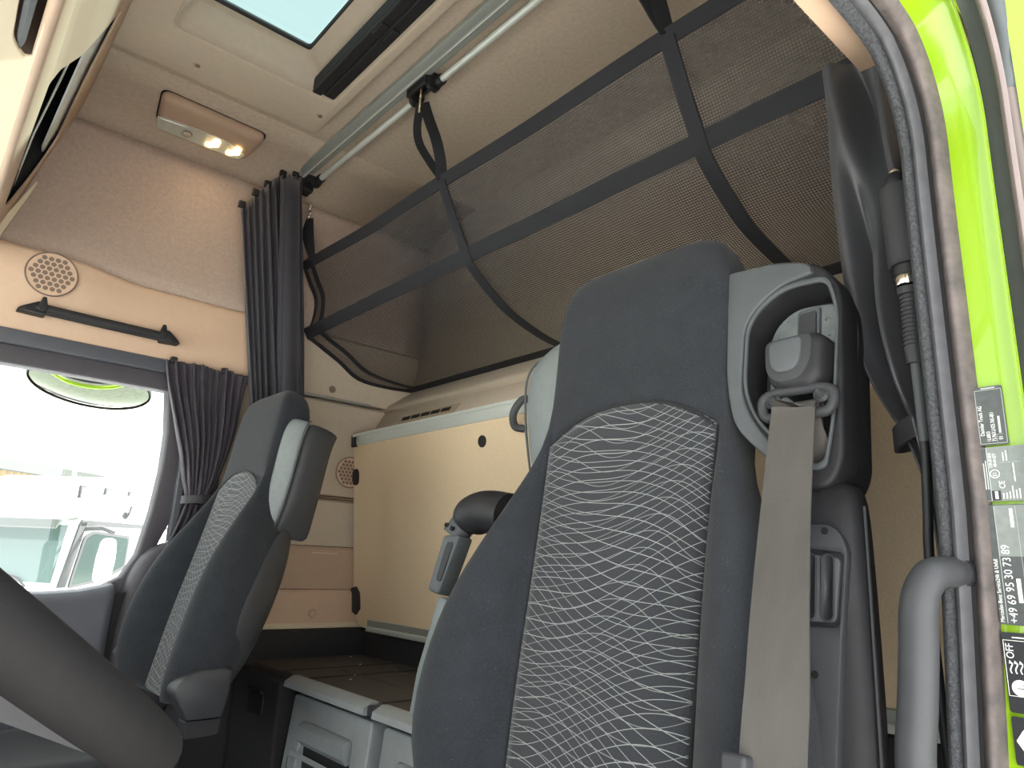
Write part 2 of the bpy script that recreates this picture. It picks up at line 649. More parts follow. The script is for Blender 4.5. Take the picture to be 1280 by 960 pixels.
grid('hatch_well', [ring(2.136, wy0, wy1, wx0, wx1, 0.03), ring(2.165, wy0 + .006, wy1 - .006, wx0 + .006, wx1 - .006, 0.03), ring(2.172, wy0 + .012, wy1 - .012, wx0 + .012, wx1 - .012, 0.03),
                    ring(2.215, GY0 - .012, GY1 + .012, GX0 - .012, GX1 + .012, 0.02), ring(2.222, GY0, GY1, GX0, GX1, 0.012), ring(2.234, GY0, GY1, GX0, GX1, 0.012)], 'trim_grey', hatch, closed_u=True, solid=0.004, ang=45)
grid('hatch_seal', [ring(2.223, GY0 - .002, GY1 + .002, GX0 - .002, GX1 + .002, 0.012), ring(2.223, GY0 + .01, GY1 - .006, GX0 + .01, GX1 - .004, 0.01), ring(2.235, GY0 + .01, GY1 - .006, GX0 + .01, GX1 - .004, 0.01)], 'black_matte', hatch, closed_u=True, solid=0.002)
for x, y in ((0.345, 1.625), (0.652, 1.60)):
    s = disc('screw_recess', (x, y, 2.133), (0, 0, -1), 0.009, 0.002, 'trim_dark', hatch, 16)
    disc('screw_head', (x + 0.002, y, 2.131), (0, 0, -1), 0.006, 0.0015, 'speaker', s, 12)
win3 = struct(box('window_3', (GX0 - .03, GY0 - .03, 2.242), (GX1 + .03, GY1 + .03, 2.248), 'sky_glass', bevel=0))

# hatch blind cassette along the rear of the well
bl = thing('blind_cassette', 'black roller blind cassette along the rear edge of the roof hatch', 'blind', (0.628, 1.0, 2.125))
box('cassette_body', (0.594, 0.33, 2.140), (0.652, 1.526, 2.178), 'black_matte', bl, bevel=0.006)
box('front_slat', (0.594, 0.33, 2.133), (0.619, 1.524, 2.141), 'black', bl, bevel=0.003)
box('rear_slat', (0.623, 0.33, 2.134), (0.651, 1.518, 2.141), 'black', bl, bevel=0.003)
for x0, x1 in ((0.598, 0.617), (0.626, 0.646)):
    box('catch', (x0, 1.19, 2.128), (x1, 1.235, 2.135), 'black', bl, bevel=0.002)

# ---- side headliner seams (fine welts)
struct(tube('trim_2', [(-0.8, 2.033, 2.104), (1.30, 2.033, 2.104)], 0.0028, 'trim', n=6))
rp = [V(0.165, 1.75, 2.150), V(0.172, 1.88, 2.105), V(0.168, 1.98, 2.066)]

# ---- passenger side wall above the door: fabric cove, then the beige rail panel
wallp = sgroup('wall_passenger', (0.3, 2.0, 0))
rows = []
for i in range(15):
    x = -0.8 + 2.12 * i / 14
    rows.append([V(x, 2.035 - 0.045 * t + 0.030 * math.sin(PI * min(1, t * 1.05)), 2.106 - 0.432 * t) for t in (0, .06, .14, .24, .36, .5, .64, .78, .9, 1)])
grid('side_headliner', rows, 'cove', wallp, solid=0.012)


def rail_top(x):
    # the panel swells upward around the loudspeaker
    b = 1 / (1 + math.exp((x - 0.30) / 0.028))
    return 1.669 + 0.017 * b, 1.965 - 0.022 * b


rows = []
for i in range(40):
    x = -0.7 + 1.42 * i / 39
    zt, yt = rail_top(x)
    rows.append([V(x, 2.02, zt + 0.004), V(x, yt + .02, zt + .004), V(x, yt + 0.006, zt), V(x, yt, zt - 0.012), V(x, yt + .002, 1.60), V(x, 1.966, 1.56), V(x, 1.966, 1.495), V(x, 1.972, 1.486), V(x, 2.02, 1.486)])
grid('rail_panel', rows, 'trim', wallp, ang=50)

# loudspeaker grille of the rail panel
def speaker(parent, c, R, ax, up, mat_rim='trim'):
    ax = Vector(ax).normalized()
    up = Vector(up)
    sd = up.cross(ax).normalized()
    up = ax.cross(sd).normalized()
    c = Vector(c)
    g = disc('speaker_grille', c, ax, R, 0.003, mat_rim, parent, 32)
    tube('grille_rim', [c + ax * 0.003 + (sd * math.cos(a) + up * math.sin(a)) * R for a in [2 * PI * k / 32 for k in range(32)]], R * 0.035, 'speaker', g, n=6, closed=True)
    p = R / 4.1
    vs, fs = [], []
    for i in range(-6, 7):
        for j in range(-6, 7):
            x, y = (i + (j % 2) * 0.5) * p * 1.08, j * p * 0.94
            if math.hypot(x, y) > R * 0.86:
                continue
            b = len(vs)
            for k in range(6):
                a = PI / 6 + k * PI / 3
                vs.append(c + ax * 0.0036 + sd * (x + p * .47 * math.cos(a)) + up * (y + p * .47 * math.sin(a)))
            fs.append(tuple(range(b, b + 6)))
    s = mk('grille_holes', vs, fs, 'speaker', g, smooth=False)
    s['kind'] = 'stuff'
    return g


speaker(wallp, (0.180, 1.944, 1.632), 0.054, (0, -1, 0), ZA)

# bunk-side part of the passenger wall: stepped beige panels from the storage top to the net
BX0, BX1 = 0.60, 1.30
def wpanel(name, z0, z1, y, mat, x0=BX0, x1=BX1, lip=0.0):
    rows = []
    for x in (x0, x1):
        rows.append([V(x, 2.06, z0), V(x, y + lip, z0), V(x, y, z0 + 0.006), V(x, y, z1 - 0.008), V(x, y + 0.008, z1), V(x, 2.06, z1)])
    return grid(name, rows, mat, wallp, caps=True, ang=40)


wpanel('side_panel', 1.478, 1.69, 1.998, 'trim_grey')
wpanel('side_panel', 1.180, 1.472, 2.004, 'trim_grey')
wpanel('side_panel', 1.172, 1.182, 1.996, 'trim_dark')
wpanel('side_panel', 1.030, 1.170, 2.010, 'trim_grey')
wpanel('side_panel', 0.906, 1.028, 2.000, 'trim_dark')
wpanel('side_panel', 0.812, 0.904, 1.992, 'trim')
wpanel('skirting_lip', 0.798, 0.812, 1.984, 'cream')
box('backing_panel', (0.57, 2.062, 0.0), (1.34, 2.072, 2.12), 'black_matte', wallp, bevel=0)  # unseen, added to block daylight leaking through the panel gaps
box('lower_panel', (0.43, 1.995, 0.0), (1.30, 2.06, 0.80), 'black_matte', wallp, bevel=0)
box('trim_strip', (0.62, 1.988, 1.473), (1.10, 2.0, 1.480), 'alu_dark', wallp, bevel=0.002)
disc('cover_cap', (0.965, 1.998, 1.507), (0, -1, 0), 0.011, 0.002, 'speaker', wallp)
cl = disc('twist_lock', (0.975, 1.992, 0.838), (0, -1, 0), 0.013, 0.003, 'trim_dark', wallp)
disc('lock_slot', (0.975, 1.989, 0.838), (0, -1, 0), 0.008, 0.002, 'trim', cl, 16)
box('panel_notch', (0.955, 1.997, 1.008), (1.04, 2.0, 1.0105), 'cream', wallp, bevel=0)
speaker(wallp, (1.052, 1.997, 1.256), 0.047, (0, -1, 0), ZA)

# ---- rear wall: upper cloth, shelf edge, sloping vent strip, lower wall
wallr = sgroup('wall_rear', (1.3, 1.1, 0))
prof = [(1.29, 2.165), (1.312, 2.13), (1.315, 2.05), (1.30, 1.80), (1.262, 1.56), (1.250, 1.545), (1.17, 1.487), (1.160, 1.472), (1.164, 1.462), (1.160, 1.455), (1.115, 1.375), (1.20, 1.36), (1.20, 0.72)]
grid('rear_panel', [[V(x, y, z) for x, z in prof] for y in (0.19, 2.10)], 'trim_grey', wallr, solid=0.004, ang=25)
box('rear_skin', (1.33, 0.15, 0.0), (1.40, 2.06, 2.3), 'lime', wallr, bevel=0)
vs_ = V(-0.045, 0, -0.08).normalized()
vn = V(-0.08, 0, 0.045).normalized()
vent = thing('air_vent', 'long beige air vent with dark slots in the rear wall above the bunk board', 'vent', (1.137, 1.72, 1.415))
vo = V(1.139, 0, 1.418) + vn * -0.002
prism('vent_frame', [rnd([(1.575, 0.018), (1.86, 0.018), (1.875, -0.016), (1.56, -0.016)], 0.005)], 0.006, vo, YA, vs_, 'vent_frame', vent, bevel=0.0015)
for k in range(5):
    y = 1.597 + k * 0.052
    prism('vent_slot', [rect(y, -0.008, y + 0.045, 0.006, 0.002)], 0.0012, vo + vn * 0.0055, YA, vs_, 'hole', vent)

# ---- driver's side: header over the door opening and wall behind the pillar
walld = sgroup('wall_driver', (0.6, 0.2, 0))
rows = [[V(x, 0.160, 1.475), V(x, 0.19, 1.452), V(x, 0.218, 1.452), V(x, 0.224, 1.475), V(x, 0.20, 1.72), V(x, 0.18, 2.10)] for x in (-0.8, 0.2, 0.50, 0.59)]
grid('rear_upper_panel', [[V(x, 0.185, 1.44), V(x, 0.19, 1.72), V(x, 0.18, 2.10)] for x in (0.59, 0.9, 1.34)], 'trim', walld, solid=0.006)
grid('header_panel', rows, 'trim', walld, solid=0.006, ang=40)
box('rear_side_panel', (0.64, 0.150, 0.0), (1.36, 0.200, 1.46), 'dark_grey', walld, bevel=0)
box('outer_skin', (-0.85, 0.12, 1.50), (1.40, 0.15, 2.32), 'lime', walld, bevel=0)
box('sill_panel', (-0.8, 0.13, -0.3), (0.60, 0.17, 0.12), 'dark_grey', walld, bevel=0.01)
box('pillar_foot_trim', (0.70, 0.19, 0.60), (0.98, 0.222, 0.905), 'cream', walld, bevel=0.01)

# ---- front wall with the windscreen
wallf = sgroup('wall_front', (-0.85, 1.1, 0))
box('front_panel', (-0.86, 0.15, -0.3), (-0.82, 2.06, 0.86), 'dark_grey', wallf, bevel=0)
box('front_header', (-0.86, 0.15, 1.66), (-0.82, 2.06, 2.3), 'trim', wallf, bevel=0)
for y0, y1 in ((0.13, 0.24), (1.96, 2.07)):
    box('front_pillar', (-0.86, y0, 0.8), (-0.72, y1, 1.72), 'dark_grey', wallf, bevel=0.01)
struct(box('window_2', (-0.850, 0.24, 0.86), (-0.842, 1.96, 1.66), 'glass', bevel=0))

# ---- passenger door: dark frame, blue-grey card, glass
door = sgroup('door_1', (0.0, 2.0, 0.3))
GL = [(-0.62, 0.885), (0.30, 0.888), (0.36, 0.892), (0.409, 0.902), (0.457, 0.930), (0.484, 0.985), (0.500, 1.09), (0.508, 1.20), (0.506, 1.30), (0.492, 1.408), (-0.50, 1.408)]
OUT = [(-0.72, 0.78), (0.43, 0.78), (0.50, 0.93), (0.560, 1.10), (0.575, 1.30), (0.565, 1.486), (-0.60, 1.486)]
prism('window_frame', [OUT, GL], 0.05, (0, 2.035, 0), XA, ZA, 'mauve', door, bevel=0.008, res=2)
prism('frame_seal', [[(-0.60, 1.452), (0.56, 1.452), (0.56, 1.487), (-0.60, 1.487)]], 0.03, (0, 1.992, 0), XA, ZA, 'door_grey', door, bevel=0.005)
rows = []
for x in (-0.8, -0.3, 0.1, 0.30, 0.37, 0.42, 0.437):
    zt = 0.886 + (0.0 if x < 0.3 else (x - 0.3) ** 2 * 1.2)
    rows.append([V(x, 2.0, zt + .004), V(x, 1.955, zt), V(x, 1.935, zt - 0.018), V(x, 1.940, zt - 0.10), V(x, 1.93, 0.62), V(x, 1.93, 0.1)])
grid('door_card', rows, 'door_grey', door, ang=0, solid=0.008)
box('outer_skin', (-0.8, 2.05, -0.3), (0.62, 2.075, 0.87), 'lime', door, bevel=0.006)
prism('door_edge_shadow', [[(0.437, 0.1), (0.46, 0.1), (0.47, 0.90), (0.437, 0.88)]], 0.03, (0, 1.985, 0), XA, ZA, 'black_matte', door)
win1 = struct(box('window_1', (-0.62, 2.020, 0.87), (0.52, 2.024, 1.42), 'glass', bevel=0))
box('pull_recess', (0.34, 1.925, 0.742), (0.40, 1.936, 0.764), 'black_matte', door, bevel=0.006)

# passenger-side pillar behind the door
pil = sgroup('trim_3', (0.55, 1.97, 0))
box('pillar_post', (0.562, 1.985, 0.3), (0.66, 2.06, 1.49), 'mauve', pil, bevel=0.01)
rows = []
for z, x0, x1 in ((0.55, 0.448, 0.62), (0.76, 0.446, 0.62), (0.86, 0.452, 0.62), (0.94, 0.468, 0.62), (0.985, 0.490, 0.62), (1.012, 0.520, 0.62), (1.022, 0.555, 0.62)):
    rows.append([V(x0, 1.985, z), V(x0 + .004, 1.952, z), V(x0 + .02, 1.938, z), V(x0 + .05, 1.934, z - .002), V(x1, 1.934, z - .004), V(x1, 1.985, z)])
grid('pillar_lower_cover', rows, 'mauve', pil, caps=True, sub=1)
box('belt_guide_rail', (0.545, 1.965, 1.02), (0.565, 1.99, 1.40), 'door_grey', pil, bevel=0.004)

# ---- driver's door aperture: seals, lime jamb, body gutter
jamb = sgroup('trim_4', (0.6, 0.16, 0.6))


def arch(x, zt, r, z0=0.55, xf=-0.75):
    """outline of the door opening: up the pillar, round the corner, forward along the header"""
    P = [(x, z0), (x, 0.90), (x, 1.02), (x, 1.15), (x + 0.001, zt - r * 2.2), (x + 0.002, zt - r * 1.6), (x + 0.003, zt - r * 1.25)]
    for k in range(1, 7):
        a = k / 7 * PI / 2
        P.append((x + 0.003 - r + r * math.cos(a), zt - r * 1.25 + 1.25 * r * math.sin(a) + 0.0))
    P += [(x - r - 0.03, zt + 0.002), (0.30, zt + 0.004), (xf, zt + 0.01)]
    return P


def arch_strip(name, ya, yb, xa, xb, za, zb, ra, rb, mat, parent=jamb, steps=1, bulge=0.0, solid=0.0):
    A, B = arch(xa, za, ra), arch(xb, zb, rb)
    A = [v for v in spline([(p[0], 0, p[1]) for p in A], 4)]
    B = [v for v in spline([(p[0], 0, p[1]) for p in B], 4)]
    rows = []
    for a, b in zip(A, B):
        r = []
        for k in range(steps + 1):
            t = k / steps
            p = a.lerp(b, t)
            c = V(-1, 0, -0.2) * (bulge * math.sin(PI * t))
            r.append(V(p.x, ya + (yb - ya) * t + 0.009 * (max(0, 1.06 - p.z) / .17) ** 1.2, p.z) + c)
        rows.append(r)
    return grid(name, rows, mat, parent, ang=60, solid=solid)


# flocked inner seal, inner and outer rubber beads, recess between them, jamb face, gutter
arch_strip('flocked_seal', 0.196, 0.186, 0.592, 0.590, 1.436, 1.440, 0.07, 0.07, 'flock', steps=6, bulge=0.006)
arch_strip('inner_bead', 0.187, 0.177, 0.592, 0.594, 1.440, 1.442, 0.07, 0.07, 'rubber_dark', steps=6, bulge=0.008)
arch_strip('seal_channel', 0.181, 0.170, 0.600, 0.600, 1.444, 1.444, 0.07, 0.07, 'black_matte', steps=1)
arch_strip('outer_bead', 0.176, 0.1615, 0.600, 0.600, 1.443, 1.445, 0.07, 0.07, 'rubber', steps=8, bulge=0.010)
arch_strip('jamb_face', 0.1625, 0.134, 0.600, 0.602, 1.445, 1.455, 0.07, 0.075, 'lime', steps=6, bulge=0.002)
arch_strip('jamb_edge', 0.135, 0.131, 0.600, 0.585, 1.455, 1.450, 0.075, 0.075, 'lime', steps=2, bulge=0.0)
arch_strip('body_gutter', 0.131, 0.118, 0.590, 0.580, 1.455, 1.46, 0.075, 0.08, 'gutter', steps=3, bulge=-0.002)
arch_strip('gutter_seal', 0.1185, 0.1115, 0.578, 0.574, 1.46, 1.462, 0.08, 0.08, 'taupe', steps=5, bulge=0.005)
box('pillar_core', (0.650, 0.10, 0.0), (0.66, 0.196, 1.47), 'black_matte', jamb, bevel=0)
tube('rear_side_seal', [(0.640, 0.122, 0.5), (0.640, 0.1215, 1.10), (0.640, 0.122, 1.275), (0.640, 0.1235, 1.408)], 0.0062, 'taupe', jamb, n=14)
tube('rear_side_bellows', [(0.640, 0.124, 1.404), (0.640, 0.1225, 1.43), (0.640, 0.121, 1.455), (0.630, 0.122, 1.50)], lambda t: 0.0068 + 0.0008 * math.sin(t * 14), 'cool_grey', jamb, n=14, smooth_path=5)
rows = [[V(0.635 + 0.01 * t, 0.1165 - 0.06 * t + 0.008 * math.sin(PI * t), z) for t in (0, .15, .35, .6, 1)] for z in (0.4, 1.0, 1.3, 1.45, 1.6, 1.9)]
grid('outer_side_panel', rows, 'lime', jamb)

# ================================================================== BUNK BOARD
bb = thing('bunk_board', 'folded-up bunk board of beige laminate with aluminium edge frame standing against the rear wall', 'bunk', (1.10, 1.1, 0.795))
BO, BW = V(1.05, 0, 1.376), V(-0.105, 0, 1).normalized()
BN = V(-1, 0, -0.105).normalized()
def bp(y, s, n=0.0):
    return BO + V(0, y, 0) + BW * s + BN * n
prism('panel', [rnd([(0.225, -0.578), (1.955, -0.578), (1.99, -0.54), (1.99, -0.02), (0.225, -0.02)], [.005, .03, .03, .01, .01])], 0.022, bp(0, 0), YA, BW, 'board', bb, bevel=0.002)
prism('top_frame', [rect(0.22, -0.038, 1.985, -0.002, 0.003)], 0.030, bp(0, 0, 0.004), YA, BW, 'alu', bb, bevel=0.001)
prism('top_frame_rib', [rect(0.22, -0.010, 1.985, -0.001)], 0.006, bp(0, 0, 0.0075), YA, BW, 'alu', bb, bevel=0.0012)
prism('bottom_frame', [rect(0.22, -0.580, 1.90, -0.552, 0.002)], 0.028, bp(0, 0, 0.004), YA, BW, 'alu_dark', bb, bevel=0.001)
prism('bottom_frame_rib', [rect(0.22, -0.584, 1.90, -0.570)], 0.008, bp(0, 0, 0.010), YA, BW, 'alu', bb, bevel=0.002)
cc = prism('corner_cap', [rnd([(1.965, -0.041), (1.995, -0.041), (1.995, -0.006), (1.985, 0.0), (1.965, 0.0)], 0.003)], 0.034, bp(0, 0, 0.006), YA, BW, 'black', bb, bevel=0.001)
disc('screw', bp(1.955, -0.022, 0.004), BN, 0.0045, 0.002, 'chrome', bb, 12)
disc('round_cap', bp(1.345, -0.087, 0.0), BN, 0.0150, 0.004, 'black_matte', bb, 24)
disc('round_cap', bp(0.66, -0.087, 0.0), BN, 0.0150, 0.004, 'black_matte', bb, 24)
prism('edge_clip', [rnd([(1.955, -0.160), (1.994, -0.160), (1.994, -0.110), (1.955, -0.110)], 0.02)], 0.026, bp(0, 0, 0.003), YA, BW, 'black', bb, bevel=0.001)
prism('hinge_plate', [rnd([(1.945, -0.525), (1.968, -0.545), (1.998, -0.535), (1.998, -0.468), (1.968, -0.462), (1.948, -0.480)], 0.004)], 0.028, bp(0, 0, 0.004), YA, BW, 'black', bb, bevel=0.001)
# pull handle next to the seat wing
lk = tube('latch_handle', [bp(1.165, -0.008, 0.004), bp(1.175, -0.012, 0.020), bp(1.195, -0.040, 0.028), bp(1.20, -0.068, 0.020), bp(1.185, -0.075, 0.004)], 0.009, 'cool_grey', bb, smooth_path=5)

# ================================================================== STORAGE UNDER THE BUNK
st = thing('storage_box', 'low black storage box with rubber-matted lid below the bunk board', 'storage box', (0.98, 1.15, 0.0))
box('carcass', (0.845, 0.62, 0.0), (1.16, 1.685, 0.712), 'black_matte', st, bevel=0.004)
box('side_locker', (0.765, 1.69, 0.0), (1.16, 1.975, 0.712), 'dark_floor', st, bevel=0.008)
box('lid_mat', (0.798, 0.60, 0.708), (1.16, 1.975, 0.724), 'mat', st, bevel=0.003)
for x in (0.93, 1.035):
    tube('lid_rib', [(x, 0.62, 0.725), (x, 1.70, 0.725)], 0.0025, 'mat', st, n=6)
for y in (1.62, 1.29, 1.75):
    tube('lid_seam', [(0.80, y, 0.7245), (1.13, y, 0.7245)], 0.002, 'black_matte', st, n=6)
box('back_skirting', (1.125, 0.25, 0.70), (1.165, 1.98, 0.790), 'black_matte', st, bevel=0.006)
box('side_skirting', (0.70, 1.955, 0.70), (1.13, 1.985, 0.796), 'black_matte', st, bevel=0.006)
for x, y in ((0.92, 1.62), (1.02, 1.77), (0.88, 1.565), (1.07, 1.915)):
    disc('rivet', (x, y, 0.7245), ZA, 0.003, 0.0015, 'alu', st, 10)
prism('latch_pocket', [rnd([(1.77, 0.62), (1.86, 0.62), (1.86, 0.672), (1.77, 0.672)], 0.01)], 0.004, (0.762, 0, 0), YA, ZA, 'black', st, bevel=0.001)
tube('latch_bar', [(0.758, 1.77, 0.675), (0.758, 1.86, 0.675)], 0.004, 'black', st, n=8)
# front lips of the lid
for y0, y1 in ((1.302, 1.668), (0.90, 1.268)):
    rows = [[V(0.800, y, 0.726), V(0.786, y, 0.727), V(0.766, y, 0.716), V(0.764, y, 0.704), V(0.790, y, 0.700)] for y in (y0, y0 + .004, y1 - .004, y1)]
    grid('lid_lip', rows, 'drawer_grey', st, caps=True, ang=35)
box('lip_joint', (0.772, 1.270, 0.703), (0.80, 1.300, 0.722), 'mid_grey', st, bevel=0.003)


def drawer(y0, y1, label):
    t = thing('drawer_unit', label, 'drawer', (0.775, (y0 + y1) / 2, 0.30), 'drawers under the bunk')
    ym = (y0 + y1) / 2
    hw = (y1 - y0) * 0.33
    out = rnd([(y0, 0.42), (y1, 0.42), (y1, 0.692), (y0, 0.692)], 0.012)
    hole = rnd([(ym - hw, 0.52), (ym + hw, 0.52), (ym + hw * 0.96, 0.644), (ym - hw * 0.96, 0.644)], [0.04, 0.04, .012, .012])
    U, W = YA, V(0.10, 0, 1).normalized()
    o = V(0.722, 0, 0)
    prism('front', [out, hole], 0.05, o, U, W, 'drawer_grey', t, bevel=0.005, res=2)
    prism('hand_recess', [rect(ym - hw - .01, 0.50, ym + hw + .01, 0.66)], 0.004, o + V(0.046, 0, 0), U, W, 'dark_grey', t)
    pr = [[V(0.776 + dx, y, z) for dx, z in ((0.045, 0.640), (0.003, 0.640), (-0.006, 0.634), (-0.004, 0.606), (0.006, 0.594), (0.045, 0.600))] for y in (ym - hw * .88, ym - hw * .86, ym + hw * .86, ym + hw * .88)]
    grid('pull', pr, 'drawer_grey', t, caps=True, ang=35)
    box('tray', (0.795, y0 + .01, 0.42), (0.840, y1 - .01, 0.60), 'black_matte', t, bevel=0)
    grid('recess_lip', [[V(0.765, y, z) for y, z in rnd([(ym - hw - .012, 0.50), (ym + hw + .012, 0.50), (ym + hw + .006, 0.585), (ym - hw - .006, 0.585)], 0.02)], [V(0.757, y, z) for y, z in rnd([(ym - hw, 0.512), (ym + hw, 0.512), (ym + hw - .003, 0.578), (ym - hw + .003, 0.578)], 0.02)]], 'drawer_grey', t, closed_u=True)
    return t


drawer(1.305, 1.660, 'grey plastic drawer with wide pull, nearest the passenger seat, under the bunk')
drawer(0.915, 1.262, 'grey plastic drawer half hidden behind the patterned driver seat')

# ================================================================== CURTAIN RAIL, NET ROD, BRACKETS
rl = thing('curtain_rail', 'flat aluminium curtain rail running across the headliner behind the roof hatch', 'rail', (0.76, 1.0, 2.14))
pr = [(0.737, 2.155), (0.737, 2.143), (0.745, 2.140), (0.757, 2.140), (0.7585, 2.136), (0.7615, 2.136), (0.763, 2.140), (0.776, 2.141), (0.782, 2.144), (0.782, 2.155)]
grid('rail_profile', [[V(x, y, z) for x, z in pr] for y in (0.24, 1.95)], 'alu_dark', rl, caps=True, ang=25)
tube('highlight_rib', [(0.760, 0.24, 2.1362), (0.760, 1.95, 2.1362)], 0.0018, 'alu', rl, n=8)
rd = thing('net_rod', 'thin round aluminium rod carrying the bunk net below the headliner', 'rod', (0.80, 1.0, 2.13))
tube('rod_bar', [(0.802, 1.370, 2.133), (0.802, 1.955, 2.133)], 0.0085, 'alu', rd, n=16)
tube('rod_bar', [(0.802, 0.22, 2.133), (0.802, 1.258, 2.133)], 0.0085, 'alu', rd, n=16)


def bracket(y, label):
    t = thing('rod_bracket', label, 'bracket', (0.80, y, 2.12), 'black brackets of the net rod')
    h = 0.052
    for s in (-1, 1):
        lathe('rod_socket', [(0.0125, 0), (0.0135, 0.004), (0.0135, 0.024), (0.012, 0.026)], (0.802, y + s * h - (0.013), 2.133), YA, 'black', t, 16)
        prism('cheek', [rnd([(0.778, 2.112), (0.806, 2.110), (0.816, 2.130), (0.812, 2.158), (0.770, 2.158)], 0.005)], 0.013, (0, y + s * (h - 0.015) + 0.0065, 0), XA, ZA, 'black', t, bevel=0.001)
    box('base_plate', (0.772, y - h + .01, 2.148), (0.812, y + h - .01, 2.158), 'black', t, bevel=0.002)
    box('rear_web', (0.768, y - h + .01, 2.118), (0.776, y + h - .01, 2.156), 'black', t, bevel=0.002)
    tube('cross_pin', [(0.800, y - h + .02, 2.128), (0.800, y + h - .02, 2.128)], 0.004, 'black', t, n=8)
    return t


bracket(1.315, 'black rod bracket above the middle net strap, with a brassy hook hanging in it')
bracket(1.955, 'black rod bracket at the far end, beside the long pleated curtain')


def hook(name, p, s, mat, label, axis_y=True):
    t = thing(name, label, 'hook', p - V(0, 0, 0.05 * s), 'metal hooks of the net loops')
    sd = V(0.5, 0.86, 0).normalized()
    ring_ = [p + sd * (math.cos(a) * 0.010 * s) + V(0, 0, -0.012 * s + math.sin(a) * 0.014 * s) for a in [2 * PI * k / 20 for k in range(20)]]
    tube('upper_eye', ring_, 0.0022 * s, mat, t, n=8, closed=True)
    q = p + V(0, 0, -0.038 * s)
    pear = [q + sd * (math.sin(a) * 0.012 * s * (1 - 0.3 * math.cos(a))) + V(0, 0, math.cos(a) * 0.018 * s) for a in [2 * PI * k / 24 for k in range(24)]]
    tube('snap_gate', pear, 0.0025 * s, mat, t, n=8, closed=True)
    tube('gate_lever', [q + sd * 0.011 * s + V(0, 0, -0.012 * s), q + sd * 0.017 * s + V(0, 0, -0.004 * s)], 0.0022 * s, mat, t, n=8)
    return t


hook('snap_hook', V(0.812, 1.972, 2.078), 1.0, 'chrome', 'silver snap hook on the short loop beside the pleated curtain')
hook('snap_hook', V(0.786, 1.318, 2.128), 1.05, 'brass', 'brassy snap hook clipped in the bracket above the twisted net loop')

# ================================================================== BUNK NET
NETP = [(0.820, 1.862), (0.842, 1.818), (0.866, 1.772), (0.888, 1.735), (0.906, 1.702), (0.922, 1.680), (0.970, 1.643), (1.045, 1.600), (1.150, 1.568), (1.245, 1.553)]


def net_pt(i, y):
    x, z = NETP[i]
    e = max(0.0, (y - 1.55) / 0.45)
    if i <= 3:
        x += 0.006 * e * i / 3
        z += 0.012 * e * (1 - i / 3)
    if i == 4:
        x -= 0.055 * e ** 2
        z -= 0.045 * e ** 2
    if i in (3, 5):
        x -= 0.028 * e ** 2
        z -= 0.03 * e ** 2 * (1 if i == 3 else 1.6)
    if i in (6, 7):
        z -= 0.05 * e ** 3
    if i == 8:
        z -= 0.022 * e ** 3
    sag = 0.010 * math.sin(PI * ((y * 1.55) % 1.0)) ** 2
    if i in (0,):
        z -= sag * 0.5
    if i >= 8:
        z += 0.03 * max(0, (0.75 - y))
    return V(x, y, z)


net = thing('bunk_net', 'black mesh safety net with webbing straps slung below the bunk headliner', 'net', (1.03, 1.1, 1.54))
NY = [0.22 + (1.985 - 0.22) * j / 44 for j in range(45)]
cols = []
for y in NY:
    cols.append(spline([net_pt(i, y) for i in range(len(NETP))], 4))
rows, uvs = [], []
for j, c in enumerate(cols):
    s, r = 0, []
    for i, p in enumerate(c):
        if i:
            s += (p - c[i - 1]).length
        r.append((NY[j], s))
    rows.append(c)
    uvs.append(r)
grid('mesh_panel', rows, 'net', net, uvs=uvs)


def net_strap(name, i, w, wd, lift=0.0):
    return ribbon(name, [net_pt(i, y) + V(-lift, 0, -lift) for y in NY], wd, w, 0.0025, 'strap', net)


net_strap('top_strap', 0, 0.029, V(0.42, 0, -0.9), 0.002)
net_strap('middle_strap', 4, 0.036, V(0.5, 0, -0.86), 0.003)
net_strap('rear_strap', 9, 0.050, V(1, 0, -0.1), 0.002)
ribbon('end_strap', [p + V(0, -0.004, -0.002) for p in cols[-1]], (0, 1, -0.3), 0.016, 0.0025, 'strap', net)
ribbon('end_strap', [p + V(0, 0.004, -0.002) for p in cols[0]], (0, 1, 0.3), 0.02, 0.0025, 'strap', net)
for y in (1.925, 1.243, 0.600):
    ribbon('cross_strap', [net_pt(i, y) + V(-0.004, 0, -0.005) for i in range(len(NETP))], YA, 0.028 if y < 1.9 else 0.022, 0.0025, 'strap', net, smooth_path=5)
# hanging loops
tp = net_pt(0, 1.243) + V(-0.004, 0, 0.004)
ribbon('hanging_loop', [V(0.790, 1.306, 2.088), V(0.797, 1.290, 2.04), V(0.806, 1.262, 1.97), V(0.812, 1.246, 1.91), tp], lambda t: V(0.75, -0.65, 0), 0.026, 0.003, 'strap', net, smooth_path=5)
ribbon('hanging_loop', [V(0.788, 1.320, 2.088), V(0.790, 1.328, 2.03), V(0.797, 1.322, 1.985), V(0.806, 1.285, 1.925), tp], lambda t: V(0.75, -0.65, 0), 0.020, 0.003, 'strap', net, smooth_path=5)
tp = net_pt(0, 1.925) + V(-0.004, 0, 0.004)
ribbon('hanging_loop', [V(0.812, 1.966, 2.026), V(0.813, 1.955, 1.98), V(0.814, 1.940, 1.93), tp], V(.75, -.65, 0), 0.022, 0.003, 'strap', net, smooth_path=5)
ribbon('hanging_loop', [V(0.812, 1.970, 2.026), V(0.806, 1.976, 1.99), V(0.806, 1.958, 1.94), tp], lambda t: V(.75, -.65, 0), 0.016, 0.003, 'strap', net, smooth_path=5)
tp = net_pt(0, 0.600) + V(-0.004, 0, 0.004)
ribbon('hanging_loop', [V(0.797, 0.62, 2.122), V(0.800, 0.63, 2.03), V(0.808, 0.612, 1.94), tp], lambda t: V(.75, -.65, 0), 0.026, 0.003, 'strap', net, smooth_path=5)
